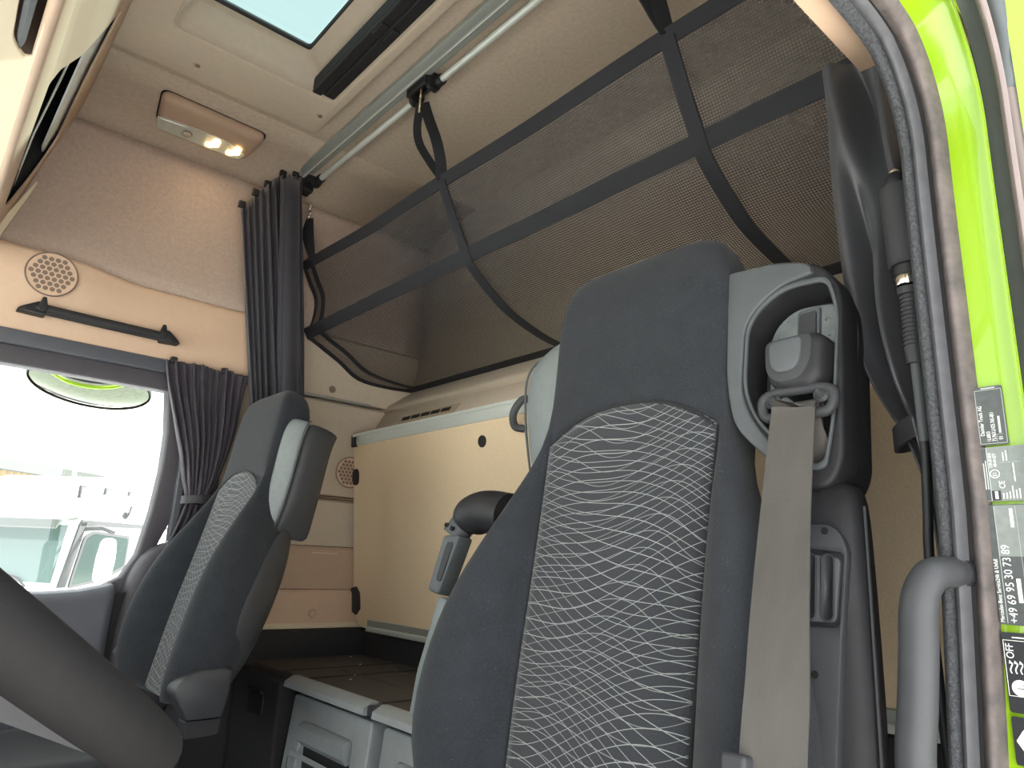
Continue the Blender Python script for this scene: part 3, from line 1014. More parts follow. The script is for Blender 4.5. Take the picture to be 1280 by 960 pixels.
ribbon('hanging_loop', [V(0.797, 0.64, 2.122), V(0.794, 0.66, 2.03), V(0.806, 0.622, 1.92), tp], lambda t: V(.75, -.65, 0), 0.024, 0.003, 'strap', net, smooth_path=5)

# ================================================================== CURTAINS
def curtain(name, label, top, bot, n_fold, amp_t, amp_b, mat, levels, gather=None, nrm=(0, -1, 0), seed=1, steps=12, thick=0.003, cols_=None):
    """top/bot: polylines (left to right) in space; cloth runs between them with folds along nrm"""
    t = thing(name, label, 'curtain', (Vector(bot[0]) + Vector(bot[-1])) / 2)
    rnd_ = random.Random(seed)
    N = n_fold * steps
    T, B = spline(top, 24), spline(bot, 24)
    def samp(P, s):
        q = s * (len(P) - 1)
        i = min(int(q), len(P) - 2)
        return P[i].lerp(P[i + 1], q - i)
    ph = [rnd_.uniform(-0.5, 0.5) for _ in range(n_fold + 2)]
    am = [rnd_.uniform(0.6, 1.25) for _ in range(n_fold + 2)]
    nrm = Vector(nrm)
    rows = []
    for k in range(levels + 1):
        v = k / levels
        r = []
        for j in range(N + 1):
            s = j / N
            f = s * n_fold
            i = int(f)
            a = amp_t + (amp_b - amp_t) * v
            w = math.sin(2 * PI * f + ph[i] * 0.9 * v + 0.8 * math.sin(v * 2.3 + i * 1.7))
            w = math.copysign(abs(w) ** 0.75, w) * am[i]
            s2 = max(0.0, min(1.0, s + 0.35 / n_fold * math.cos(2 * PI * f) * 0.5))
            p = samp(T, s2).lerp(samp(B, s2), v)
            if gather:
                p = gather(p, s2, v)
            r.append(p + nrm * (a * w))
        rows.append(r)
    grid('cloth', rows, mat, t, solid=thick)
    return t, rows


c1, _ = curtain('sleeper_curtain', 'long charcoal pleated curtain gathered at the passenger end of the rail', [(0.596, 1.962, 1.975), (0.64, 1.955, 2.04), (0.69, 1.945, 2.112), (0.752, 1.930, 2.130)],
                [(0.700, 1.905, 1.30), (0.735, 1.900, 1.30), (0.80, 1.895, 1.30), (0.850, 1.89, 1.30)], 9, 0.012, 0.022, 'curtain', 26, seed=4)
rows = []
for k in range(14):
    v = k / 13
    r = []
    for j in range(17):
        s = j / 16
        x = (0.685 + 0.055 * s) + v * (0.075 + 0.015 * s)
        r.append(V(x, 1.905 - 0.020 * v + 0.02 * (s - .5) ** 2 - 0.012 * math.sin(PI * s) * (0.4 + v), 2.105 - 0.81 * v - 0.02 * (1 - s) * (1 - v)))
    rows.append(r)
grid('leading_edge', rows, 'curtain', c1, solid=0.004)
tube('edge_hem', [r[2] + V(0, -0.003, 0) for r in rows], 0.0022, 'curtain', c1, n=6)
for i, (x, y, z) in enumerate(((0.598, 1.955, 1.978), (0.630, 1.95, 2.028), (0.662, 1.95, 2.068), (0.70, 1.94, 2.115), (0.735, 1.93, 2.128))):
    box('glider', (x - 0.010, y - 0.006, z - 0.002), (x + 0.010, y + 0.006, z + 0.02), 'black', c1, bevel=0.003)
box('end_stop', (0.745, 1.935, 2.100), (0.80, 1.965, 2.14), 'black', c1, bevel=0.004)


def tie_gather(p, s, v):
    # pinch at the tie, then hang on and swing forward
    return p


t2 = thing('door_curtain', 'dark grey pleated door-window curtain drawn in by a tie behind the passenger seat', 'curtain', (0.56, 1.93, 0.88))
rows = []
prof = [(0, 0.455, 0.672, 1.468), (0.12, 0.470, 0.668, 1.41), (0.3, 0.498, 0.662, 1.33), (0.5, 0.525, 0.650, 1.25), (0.72, 0.545, 0.632, 1.18), (0.9, 0.557, 0.615, 1.142), (1.0, 0.559, 0.612, 1.128)]
L_, R_, Z_ = spline([(p[1], p[0], 0) for p in prof], 5), spline([(p[2], p[0], 0) for p in prof], 5), spline([(p[3], p[0], 0) for p in prof], 5)
rr = random.Random(3)
amp = [rr.uniform(.55, 1.3) for _ in range(14)]
for k in range(len(L_)):
    v = k / (len(L_) - 1)
    r = []
    for j in range(121):
        s = j / 120
        f = s * 10
        x = L_[k].x + (R_[k].x - L_[k].x) * s
        w = math.sin(2 * PI * f + 0.9 * math.sin(3 * v + int(f))) * amp[int(f)]
        a = 0.007 + 0.011 * math.sin(PI * min(1, v * 1.05)) ** 0.6
        crease = 0.006 * noise.noise(V(s * 5, v * 6, 1.3))
        r.append(V(x + 0.004 * math.cos(2 * PI * f), 1.925 - 0.018 * math.sin(PI * s) * (0.3 + v) - a * w + crease, Z_[k].x + (0.012 * amp[int(f)] * max(0, 1 - v * 8))))
    rows.append(r)
grid('cloth', rows, 'curtain_mauve', t2, solid=0.003)
ribbon('tie_band', [V(0.585 + 0.036 * math.cos(a), 1.918 + 0.028 * math.sin(a), 1.128 + 0.004 * math.cos(a)) for a in [2 * PI * k / 24 for k in range(25)]], ZA, 0.020, 0.004, 'mid_grey', t2)
rows = []
tail = [(0, 0.560, 0.612, 1.120), (0.25, 0.548, 0.605, 1.06), (0.5, 0.525, 0.590, 1.0), (0.75, 0.500, 0.560, 0.94), (1.0, 0.470, 0.535, 0.885)]
for v, a, b, z in tail:
    rows.append([V(a + (b - a) * j / 40, 1.922 - 0.012 * v - (0.008 + 0.003 * v) * math.sin(2 * PI * 4 * j / 40 + v), z + 0.02 * v * (j / 40)) for j in range(41)])
grid('tail_cloth', rows, 'curtain_mauve', t2, solid=0.003, sub=1)
for x, z in ((0.478, 1.478), (0.61, 1.476)):
    box('glider', (x - .008, 1.918, z - .008), (x + .008, 1.935, z + .010), 'black', t2, bevel=0.003)

# driver-side satin curtain
t3 = thing('driver_curtain', 'black satin curtain tied back beside the driver door pillar', 'curtain', (0.75, 0.27, 0.95))
lev = [(0.0, 0.335, 0.236, 1.622), (0.10, 0.334, 0.23, 1.56), (0.25, 0.334, 0.225, 1.47), (0.42, 0.330, 0.225, 1.36), (0.58, 0.322, 0.228, 1.27), (0.72, 0.305, 0.232, 1.205), (0.84, 0.285, 0.238, 1.165), (0.90, 0.274, 0.240, 1.148), (0.95, 0.262, 0.238, 1.10), (1.0, 0.258, 0.236, 1.05), (1.1, 0.254, 0.234, 0.99)]
Ls = spline([(a, b, z) for v, a, b, z in lev], 5)
rows = []
for k, q in enumerate(Ls):
    v = k / (len(Ls) - 1)
    r = []
    for j in range(61):
        s = j / 60
        y = q.x + (q.y - q.x) * s
        d = 0.024 * math.sin(2 * PI * 1.6 * s + 2.6 * v + 0.4) + 0.010 * math.sin(2 * PI * 3.1 * s - 5 * v) * (0.3 + v) + 0.022 * noise.noise(V(s * 2.2, v * 4.5, 7.7))
        d += 0.040 * math.exp(-((s - 0.10 - 1.0 * v) / 0.11) ** 2) - 0.03 * math.exp(-((s - 0.36 - 1.0 * v) / 0.10) ** 2) + 0.03 * math.exp(-((s - 0.62 - .8 * v) / 0.10) ** 2)
        d *= min(1.0, 0.25 + 3.0 * v)
        zc = -0.012 * math.sin(PI * s) * max(0, 1 - 6 * v) + 0.018 * s * max(0, 1 - 5 * v)
        r.append(V(0.785 - d - 0.02 * s, y, q.z + zc))
    rows.append(r)
grid('cloth', rows, 'curtain_satin', t3, solid=0.003, sub=1)
ribbon('tie_band', [V(0.765 + 0.02 * math.cos(a), 0.258 + 0.026 * math.sin(a), 1.150 - 0.012 * math.sin(a)) for a in [2 * PI * k / 24 for k in range(25)]], ZA, 0.022, 0.004, 'black_matte', t3)

# ================================================================== SEATS
# seat frame: x = backward from the backrest plane, y = lateral, z = up along the recline; z = 0.45 is 0.9 above the cab floor
SECT = [  # height w, half width, bolster height, insert half width, back depth
    (-0.235, 0.17, 0.050, 0.128, 0.10), (-0.215, 0.215, 0.070, 0.129, 0.11), (-0.17, 0.262, 0.086, 0.130, 0.12), (-0.11, 0.278, 0.092, 0.130, 0.125), (-0.05, 0.275, 0.092, 0.130, 0.125),
    (0.01, 0.262, 0.088, 0.131, 0.125), (0.06, 0.243, 0.080, 0.132, 0.125), (0.117, 0.217, 0.064, 0.133, 0.125), (0.165, 0.194, 0.046, 0.134, 0.12), (0.21, 0.174, 0.030, 0.136, 0.115),
    (0.265, 0.156, 0.014, 0.139, 0.11), (0.33, 0.150, 0.008, 0.139, 0.105), (0.40, 0.149, 0.005, 0.138, 0.10), (0.46, 0.147, 0.002, 0.136, 0.098), (0.500, 0.140, -0.004, 0.128, 0.094),
    (0.522, 0.128, -0.014, 0.114, 0.086), (0.534, 0.108, -0.028, 0.095, 0.076), (0.538, 0.07, -0.042, 0.06, 0.066)]


def front_x(u, w):
    """x of the padded front at lateral u, height w in the insert area (slight lumbar swell)"""
    return -0.004 - 0.010 * math.exp(-((w + 0.05) / 0.14) ** 2) * (1 - (u / 0.16) ** 2)


def head_x(w):
    return -0.034 * (max(0.0, w - 0.27) / 0.26) ** 1.4


def make_seat(label, O, rec_deg, k=1.0):
    rec = math.radians(rec_deg)
    wv = V(math.sin(rec), 0, math.cos(rec))
    root = thing('truck_seat', label, 'seat', V(*O) - wv * 0.45 * k, rot=(0, rec, 0))
    root.scale = (k, k, k)
    Rinv = Matrix.Rotation(-rec, 3, 'Y')
    # padded backrest
    rows = []
    for w, ho, nb, hi, bk in SECT:
        z = w + 0.45
        bk *= 1.0 if w > 0.05 else 1.0 - 0.45 * min(1, (0.05 - w) / 0.25)
        half = [(0.0, 0.004), (hi * .55, 0.004), (hi - .004, 0.004), (hi + .004, 0.003), (hi + (ho - hi) * .22, -nb * .55), (hi + (ho - hi) * .45, -nb * .93), (hi + (ho - hi) * .68, -nb),
                (hi + (ho - hi) * .88, -nb * .80), (ho, -nb * .38), (ho - .004, bk * .10), (ho - .014, bk * .42), (ho - .045, bk * .72), (ho * .45, bk * .86)]
        if w > 0.24:
            c = min(1, (w - 0.24) / 0.06)
            hx = [(0.0, -nb), (hi * .55, -nb), (hi - .012, -nb + .001), (hi, -nb + .003), (hi + .004, -nb + .006), (ho - .004, -nb + .010), (ho - .001, -nb + .016), (ho, -nb + .024), (ho, 0.040), (ho, bk * .6), (ho - .006, bk * .85), (ho - .022, bk), (ho * .5, bk + .005)]
            half = [(a[0] + (b[0] - a[0]) * c, a[1] + (b[1] - a[1]) * c) for a, b in zip(half, hx)]
        h = head_x(w)
        ring_ = [V(x + h, u, z) for u, x in half] + [V(half[-1][1] + h, 0, z)] + [V(x + h, -u, z) for u, x in half[:0:-1]]
        rows.append(ring_)
    grid('backrest', rows, 'velour', root, closed_u=True, caps=True, sub=1, local=True, ang=0)
    # patterned insert with an arched head end
    rows, uvs = [], []
    for k in range(27):
        r, q = [], []
        for j in range(25):
            u = -0.131 + 0.262 * j / 24
            top = 0.312 - 0.040 * abs(u / 0.131) ** 2.4
            w = -0.232 + (top + 0.232) * k / 26
            hw = 0.128 + 0.008 * max(0, min(1, (w + .2) / .45))
            uu = u / 0.131 * hw
            r.append(V(front_x(uu, w) + head_x(w) - 0.001, uu, w + 0.45))
            q.append((uu, w))
        rows.append(r)
        uvs.append(q)
    grid('patterned_insert', rows, 'lattice', root, uvs=uvs, local=True, solid=0.006)
    # seams beside the insert
    for s in (-1, 1):
        tube('piping', [V(front_x(s * .13, w) + 0.001, s * (0.1295 + 0.008 * max(0, min(1, (w + .2) / .45))), w + .45) for w in (-.22, -.1, 0, .1, .2, .268)], 0.0022, 'velour_dark', root, n=6, local=True, smooth_path=3)
    tube('head_seam', [V(-.002 - 0.007 + head_x(0.312 - 0.040 * abs(u / 0.131) ** 2.4), u, 0.45 + 0.312 - 0.040 * abs(u / 0.131) ** 2.4) for u in [-.135 + .27 * k / 12 for k in range(13)]], 0.002, 'velour_dark', root, n=6, local=True)
    # lower back shell of plastic, its front edge sweeping forward down the side
    rows = []
    for w, ho, xf, bk in ((-0.235, .150, -.010, .062), (-0.20, .205, -.020, .070), (-0.14, .255, -.018, .078), (-0.08, .268, -.010, .086), (-0.02, .262, .002, .096), (0.04, .243, .018, .108), (0.10, .218, .040, .118), (0.16, .192, .066, .118), (0.205, .172, .092, .114)):
        hs = lambda x: ho - 0.045 * max(0, x / bk) ** 2 + 0.005
        side = [(hs(xf) - .012, xf - .002), (hs(xf), xf), (hs((xf * 2 + bk) / 3), (xf * 2 + bk) / 3), (hs((xf + bk * 2) / 3), (xf + bk * 2) / 3), (hs(bk) - .006, bk), (ho * .5, bk + .008)]
        rows.append([V(x, u, w + .45) for u, x in side] + [V(bk + .010, 0, w + .45)] + [V(x, -u, w + .45) for u, x in side[::-1]])
    grid('back_shell', rows, 'mid_grey', root, local=True, sub=1, solid=0.004)
    # cushion, base and pedestal stand level
    rows = []
    for x, hw, zt in ((0.05, 0.19, 0.02), (0.02, 0.21, 0.05), (-0.10, 0.222, 0.055), (-0.30, 0.222, 0.055), (-0.40, 0.21, 0.04), (-0.44, 0.19, 0.0)):
        pts = [(-hw, -0.11), (-hw, zt - .03), (-hw + .03, zt + .012), (-hw * .5, zt - .01), (0, zt - .014), (hw * .5, zt - .01), (hw - .03, zt + .012), (hw, zt - .03), (hw, -0.11)]
        rows.append([Rinv @ V(x, y, z + 0.08) for y, z in pts])
    grid('cushion', rows, 'velour', root, local=True, closed_u=True, caps=True, sub=1)
    zf = -root.location.z / k
    vs = [Rinv @ V(x, y, z) for z, a, b in ((zf, -.36, .06), (-.05, -.36, .06), (-.04, -.40, .05), (0.0, -.40, .05)) for x, y in ((a, -.17), (a, .17), (b, .17), (b, -.17))]
    fs = [(0, 3, 2, 1), (12, 13, 14, 15)]
    for i in range(3):
        for j in range(4):
            fs.append((i * 4 + j, i * 4 + (j + 1) % 4, i * 4 + 4 + (j + 1) % 4, i * 4 + 4 + j))
    mk('pedestal', vs, fs, 'dark_grey', root, local=True, bevel=0.008)
    return root, Rinv


def wing(root, s, k=1.0, dx=0.0, deep=1.0):
    """grey leatherette cheek beside the head section with its darker shell"""
    lv = [(0.165, .150, .155, .020), (0.195, .150, .185, .022), (0.235, .150, .215, .018), (0.30, .150, .234, .014), (0.36, .150, .243, .012), (0.41, .150, .246, .014), (0.440, .150, .236, .022), (0.455, .150, .212, .034)]
    rows, sh = [], []
    for w, a, b, x in lv:
        b = a + (b - a) * k
        z = w + .45
        x += head_x(w) * .8 - 0.0
        rows.append([V(x, s * (a - .006), z), V(x - .004, s * (a + .006), z), V(x + .004, s * (a + (b - a) * .45), z), V(x + .020, s * (a + (b - a) * .85), z), V(x + .034, s * b, z), V(x + .042, s * (b - .004), z), V(x + .042, s * (a - .006), z)])
        sh.append([V(x + .038, s * (a - .006), z), V(x + .036, s * (b + .001), z), V(x + .062, s * (b + .001), z), V(x + .092 * deep, s * (b - .006), z), V(x + .112 * deep, s * (b - .03 if b - .03 > a else a), z), V(x + .112 * deep, s * (a - .006), z)])
    grid('head_wing', rows, 'vinyl', root, closed_u=True, caps=True, sub=1, local=True)
    grid('wing_shell', sh, 'mid_grey', root, closed_u=True, caps=True, sub=1, local=True)
    tube('wing_piping', [r[4] + V(-.001, s * .001, 0) for r in rows], 0.002, 'cool_grey', root, n=6, local=True, smooth_path=3)


def seat_arm(root, u0, u1, x0, x1, w0, w1, mat, lab=None):
    pass


# ---------------- driver's seat
DS, DR = make_seat('driver seat with wavy patterned backrest and belt housing, largest seat in the foreground', (0.66, 0.588, 0.90), 9)
wing(DS, 1, 1.18)
LZ = 0.45
hs_poly = rnd([(-0.140, 0.466), (-0.205, 0.461), (-0.256, 0.447), (-0.280, 0.408), (-0.282, 0.215), (-0.270, 0.190), (-0.245, 0.186), (-0.190, 0.232), (-0.160, 0.262), (-0.147, 0.315), (-0.140, 0.39)], [.012, .06, .04, .03, .02, .02, .03, .06, .03, .05, .05], 5)
rc_poly = rnd([(-0.265, 0.420), (-0.212, 0.424), (-0.172, 0.392), (-0.172, 0.305), (-0.190, 0.265), (-0.250, 0.210), (-0.264, 0.212), (-0.272, 0.26), (-0.276, 0.38)], [.012, .03, .03, .03, .02, .012, .01, .03, .03], 5)
def sp_(poly):
    return [(a, b + LZ) for a, b in poly]
hb = prism('belt_housing', [sp_(hs_poly), sp_(rc_poly)], 0.040, (-0.004, 0, 0), YA, ZA, 'dark_grey', DS, bevel=0.005, res=3, local=True)
ck_poly = rnd([(-0.141, 0.465), (-0.205, 0.460), (-0.246, 0.447), (-0.252, 0.432), (-0.210, 0.428), (-0.168, 0.395), (-0.167, 0.300), (-0.186, 0.262), (-0.238, 0.205), (-0.232, 0.196), (-0.190, 0.233), (-0.161, 0.262), (-0.148, 0.315)], [.008, .05, .008, .008, .03, .03, .03, .03, .006, .006, .05, .03, .05], 5)
prism('cheek_panel', [sp_(ck_poly)], 0.012, (-0.0085, 0, 0), YA, ZA, 'cool_grey', DS, bevel=0.003, res=2, local=True)
tube('panel_seam', [V(-.0078, a, b + LZ) for a, b in ((-.200, .4585), (-.232, .450), (-.2455, .442), (-.249, .434))], 0.0012, 'mid_grey', DS, n=6, local=True, smooth_path=3)
prism('housing_back', [sp_([(a * 0.97 - 0.004, b) for a, b in hs_poly])], 0.045, (0.032, 0, 0), YA, ZA, 'dark_grey', DS, bevel=0.008, res=2, local=True)
sc = [(-0.226 + (a + .226) * 1.06, 0.318 + (b - .318) * 1.05) for a, b in rc_poly]
sc2 = [(-0.226 + (a + .226) * .985, 0.318 + (b - .318) * .985) for a, b in rc_poly]
prism('recess_rim', [sp_(sc), sp_(sc2)], 0.005, (-0.0075, 0, 0), YA, ZA, 'cool_grey', DS, bevel=0.002, local=True)
ins_w = [[V(x, a, b) for a, b in sp_([(-0.226 + (a + .226) * k, 0.318 + (b - .318) * k) for a, b in rc_poly])] for x, k in ((-0.004, 1.01), (0.004, 0.965), (0.040, 0.90))]
grid('recess_wall', ins_w, 'black', DS, closed_u=True, local=True, ang=0)
pl_poly = rnd([(-0.262, 0.405), (-0.214, 0.410), (-0.186, 0.386), (-0.186, 0.30), (-0.200, 0.268), (-0.264, 0.222), (-0.268, 0.30)], [.008, .03, .02, .03, .02, .01, .02], 5)
prism('recess_plate', [sp_(pl_poly)], 0.010, (0.022, 0, 0), YA, ZA, 'speckle', DS, bevel=0.002, local=True)
tr = prism('height_slide', [sp_(rnd([(-0.246, 0.25), (-0.220, 0.25), (-0.220, 0.402), (-0.246, 0.404)], .004))], 0.008, (0.017, 0, 0), YA, ZA, 'cool_grey', DS, bevel=0.0015, local=True)
prism('slide_insert', [sp_(rnd([(-0.243, 0.30), (-0.223, 0.30), (-0.223, 0.396), (-0.243, 0.398)], .004))], 0.004, (0.0145, 0, 0), YA, ZA, 'mid_grey', tr, bevel=0.001, local=True)
prism('slide_stop', [sp_(rect(-0.243, 0.366, -0.223, 0.3685))], 0.002, (0.0135, 0, 0), YA, ZA, 'hole', tr, local=True)
# slot below the belt loop
prism('belt_slot', [sp_(rnd([(-0.268, 0.222), (-0.254, 0.222), (-0.254, 0.285), (-0.268, 0.285)], .004))], 0.003, (0.012, 0, 0), YA, ZA, 'hole', DS, local=True)
# belt carrier: cap, bolt face, loop
cap_rows = []
for x, k in ((0.016, 1.0), (-0.004, 1.0), (-0.017, .97), (-0.024, .86), (-0.026, .70)):
    cap_rows.append([V(x, -0.238 + (a + .238) * k, LZ + 0.322 + (b - .322) * k) for a, b in rnd([(-0.270, 0.300), (-0.256, 0.288), (-0.219, 0.290), (-0.206, 0.304), (-0.203, 0.338), (-0.210, 0.352), (-0.262, 0.354), (-0.272, 0.344)], .007, 3)])
cp = grid('belt_anchor', cap_rows, 'dark_grey', DS, closed_u=True, caps=True, local=True, ang=0)
prism('anchor_button', [sp_(rnd([(-0.248, 0.318), (-0.240, 0.308), (-0.222, 0.308), (-0.214, 0.318), (-0.212, 0.345), (-0.250, 0.347)], .008))], 0.006, (-0.0295, 0, 0), YA, ZA, 'cool_grey', cp, bevel=0.002, local=True)
prism('anchor_cover', [sp_(rnd([(-0.258, 0.316), (-0.246, 0.298), (-0.220, 0.298), (-0.208, 0.312), (-0.206, 0.348), (-0.260, 0.350)], .010))], 0.006, (-0.0265, 0, 0), YA, ZA, 'mid_grey', cp, bevel=0.0015, local=True)
dl = [V(-0.016, a, b + LZ) for a, b in rnd([(-0.276, 0.262), (-0.203, 0.262), (-0.199, 0.285), (-0.214, 0.290), (-0.266, 0.290), (-0.280, 0.284)], .010, 4)]
tube('belt_loop', dl, 0.0055, 'mid_grey', cp, n=10, closed=True, local=True)
for u in (-0.213, -0.266):
    lathe('loop_boss', [(0.0085, 0), (0.009, 0.004), (0.006, 0.007), (0.004, 0.004)], (-0.014, u, LZ + .281), (-1, 0, 0), 'mid_grey', cp, 14, local=True)
blt = [V(-0.012, -0.240, LZ + .278), V(-0.024, -0.240, LZ + .270), V(-0.026, -0.240, LZ + .255), V(-0.050, -0.248, LZ + .152), V(-0.085, -0.2645, LZ + .060), V(-0.105, -0.275, LZ - .003), V(-0.112, -0.277, LZ - .06), V(-0.115, -0.277, LZ - .2), V(-0.10, -0.275, LZ - .30)]
ribbon('seat_belt', blt, (0, 1, 0), lambda t: 0.043 + 0.012 * min(1, t * 1.5), 0.0018, 'belt', DS, smooth_path=6, local=True)
ribbon('belt_return', [V(-0.012, -0.240, LZ + .278), V(-0.008, -0.242, LZ + .25), V(0.002, -0.246, LZ + .23), V(0.020, -0.248, LZ + .20)], (0, 1, 0), 0.042, 0.0018, 'belt', DS, smooth_path=4, local=True)
box('belt_clip', (-0.125, -0.262, LZ - .085), (-0.110, -0.240, LZ - .055), 'mid_grey', DS, bevel=0.003, local=True)
# folded-up armrest, door side
ar = []
for w, a, b, x in ((-0.30, -.316, -.19, .0), (-0.06, -.312, -.20, -.004), (0.06, -.306, -.21, -.008), (0.12, -.302, -.213, -.010), (0.165, -.298, -.215, -.006), (0.190, -.291, -.220, .004), (0.200, -.281, -.228, .016)):
    ar.append([V(x + .008, a, w + LZ), V(x, a + .010, w + LZ), V(x - .002, a + .030, w + LZ), V(x - .002, (a + b) / 2, w + LZ), V(x, b - .01, w + LZ), V(x + .008, b, w + LZ), V(.055, b, w + LZ), V(.055, a + .006, w + LZ)])
am = grid('armrest', ar, 'dark_grey', DS, closed_u=True, caps=True, sub=1, local=True)
tube('armrest_seam', [V(.006, -.297, LZ + .17), V(.002, -.305, LZ + .05), V(.004, -.311, LZ - .10), V(.004, -.314, LZ - .28)], 0.0016, 'mid_grey', am, n=6, local=True, smooth_path=3)
pp = rnd([(-0.205, -0.28), (-0.272, -0.28), (-0.286, 0.045), (-0.2915, 0.128), (-0.278, 0.149), (-0.205, 0.150)], [.0, .01, .03, .02, .014, 0.002], 4)
ph_ = rnd([(-0.215, 0.054), (-0.283, 0.056), (-0.287, 0.122), (-0.215, 0.130)], .006, 3)
prism('armrest_plate', [sp_(pp), sp_(ph_)], 0.012, (-0.0165, 0, 0), YA, ZA, 'mid_grey', DS, bevel=0.0025, local=True)
ti = prism('armrest_latch', [sp_(rnd([(-0.215, 0.058), (-0.2795, 0.060), (-0.2835, 0.118), (-0.215, 0.126)], .006, 3))], 0.008, (-0.0135, 0, 0), YA, ZA, 'cool_grey', DS, bevel=0.002, local=True)
for u in (-0.2545, -0.2715):
    g = [[V(x, u + k * math.cos(a) * .0062, LZ + .091 + (0.024 if math.sin(a) > 0 else -0.024) + k * math.sin(a) * .0065) for a in [2 * PI * (i + .5) / 20 for i in range(20)]] for x, k in ((-0.0142, 1.12), (-0.0150, 1.0), (-0.0136, .72))]
    grid('finger_groove', g, 'mid_grey', ti, closed_u=True, caps=True, local=True, ang=0)
for u, w in ((-0.270, 0.142), (-0.246, 0.141), (-0.262, 0.014)):
    disc('screw_hole', (-0.0165, u, w + LZ), (-1, 0, 0), 0.0034, 0.0012, 'hole', DS, 12, local=True)
# folded-up armrest, aisle side
A0, A1 = V(0.055, 0.400, LZ + .165), V(0.045, 0.452, LZ - .10)
tube('armrest_cap', [V(.052, .391, LZ + .170), V(.054, .380, LZ + .182), V(.058, .362, LZ + .192), V(.062, .335, LZ + .196), V(.066, .29, LZ + .190)], lambda t: 0.0215 + 0.0135 * math.sin(PI / 2 * min(1, t * 2.2)), 'dark_grey', DS, n=20, smooth_path=5, local=True)
a2 = tube('armrest_collar', [V(.045, .400, LZ + .150), V(.052, .390, LZ + .173)], 0.0225, 'cool_grey', DS, n=18, local=True)
for u, z in ((.404, .166), (.386, .160)):
    disc('collar_screw', (.027, u - .003, LZ + z), (-1, -.2, 0), 0.004, 0.004, 'hole', a2, 10, local=True)
ar2 = prism('armrest_bar', [sp_(rnd([(0.362, 0.150), (0.408, 0.150), (0.425, 0.058), (0.392, 0.052)], .008))], 0.03, (0.028, 0, 0), YA, ZA, 'cool_grey', DS, bevel=0.004, local=True)
prism('bar_groove', [sp_(rnd([(0.374, 0.138), (0.392, 0.138), (0.404, 0.075), (0.390, 0.072)], .007))], 0.002, (0.0265, 0, 0), YA, ZA, 'dark_grey', ar2, local=True)
prism('armrest_side', [sp_(rnd([(0.40, 0.050), (0.432, 0.054), (0.442, -0.01), (0.453, -0.071), (0.451, -0.14), (0.40, -0.14)], .01))], 0.04, (0.056, 0, 0), YA, ZA, 'vinyl', DS, bevel=0.006, local=True)

# ---------------- passenger seat
PS, PR = make_seat('passenger seat with matching wavy pattern, smaller seat before the gathered door curtain', (0.545, 1.660, 0.908), 13, 0.90)
wing(PS, 1, 0.45, deep=1.2)
wing(PS, -1, 0.45, deep=1.2)
lo_ = Matrix.Rotation(math.radians(-13), 3, 'Y')
def pl(x, y, z):
    return (lo_ @ (V(x, y, z) - PS.location)) / 0.90
prt = rnd([(0.440, 0.752), (0.454, 0.773), (0.483, 0.787), (0.531, 0.790), (0.544, 0.784), (0.543, 0.745), (0.534, 0.703), (0.471, 0.702), (0.452, 0.733)], [.01, .01, .01, .006, .006, .01, .004, .004, .01])
grid('side_cover', [[pl(0.485 + (x - .485) * k, y, 0.735 + (z - .735) * k) for x, z in prt] for y, k in ((1.46, 1), (1.418, 1), (1.412, .97), (1.410, .9))], 'mid_grey', PS, closed_u=True, caps=True, local=True, ang=50)
prt = rnd([(0.472, 0.700), (0.536, 0.700), (0.533, 0.673), (0.474, 0.670)], .004)
grid('side_cover', [[pl(x, y, z) for x, z in prt] for y in (1.46, 1.422)], 'dark_grey', PS, closed_u=True, caps=True, local=True, ang=50)
bk = grid('belt_buckle', [[pl(0.46 + (x - .46) * k, y, 0.765 + (z - .765) * k) for x, z in rnd([(0.441, 0.766), (0.450, 0.782), (0.478, 0.774), (0.481, 0.743)], .005)] for y, k in ((1.89, 1), (1.86, 1), (1.857, .9))], 'cool_grey', PS, closed_u=True, caps=True, local=True, ang=50)

# ================================================================== STEERING WHEEL
TW = math.asin(0.62)
WC = V(0.1185 - 0.18 * math.cos(TW), 0.430, 0.905 + 0.18 * math.sin(TW))
wa, wb = V(math.cos(TW), 0, -math.sin(TW)), V(0, 1, 0)
wn_ = V(math.sin(TW), 0, math.cos(TW))
sw = thing('steering_wheel', 'black leather steering wheel rim in the lower left foreground', 'steering wheel', (-0.15, 0.43, 0.0))
RW = 0.180
tube('rim', [WC + (wa * math.cos(a) + wb * math.sin(a)) * RW for a in [2 * PI * k / 72 for k in range(72)]], 0.0122, 'leather', sw, n=20, closed=True)
tube('rim_stitching', [WC + (wa * math.cos(a) + wb * math.sin(a)) * (RW - .0112) + wn_ * 0.005 for a in [2 * PI * k / 72 for k in range(72)]], 0.0012, 'black', sw, n=6, closed=True)
hub = [[WC + wn_ * h + (wa * math.cos(a) + wb * math.sin(a)) * r for a in [2 * PI * k / 28 for k in range(28)]] for h, r in ((-0.10, 0.05), (-0.06, 0.075), (-0.02, 0.085), (-0.008, 0.075), (-0.004, 0.04))]
grid('hub', hub, 'dark_grey', sw, closed_u=True, caps=True, ang=40)
for a in (PI * .5, -PI * .5, 0.0):
    d = wa * math.cos(a) + wb * math.sin(a)
    e = wn_.cross(d)
    ribbon('spoke', [WC + d * 0.06 - wn_ * .03, WC + d * 0.12 - wn_ * .016, WC + d * 0.185 - wn_ * 0.002], e, lambda t: 0.075 - 0.035 * t, 0.018, 'dark_grey', sw, smooth_path=3)
tube('column', [WC - wn_ * .09, WC - wn_ * .30 + V(-.08, 0, 0), V(-0.26, .43, .40)], 0.05, 'dark_grey', sw, n=16)
ft = box('column_foot', (-0.34, 0.35, 0.0), (-0.18, 0.51, 0.42), 'dark_grey', sw, bevel=0.02)
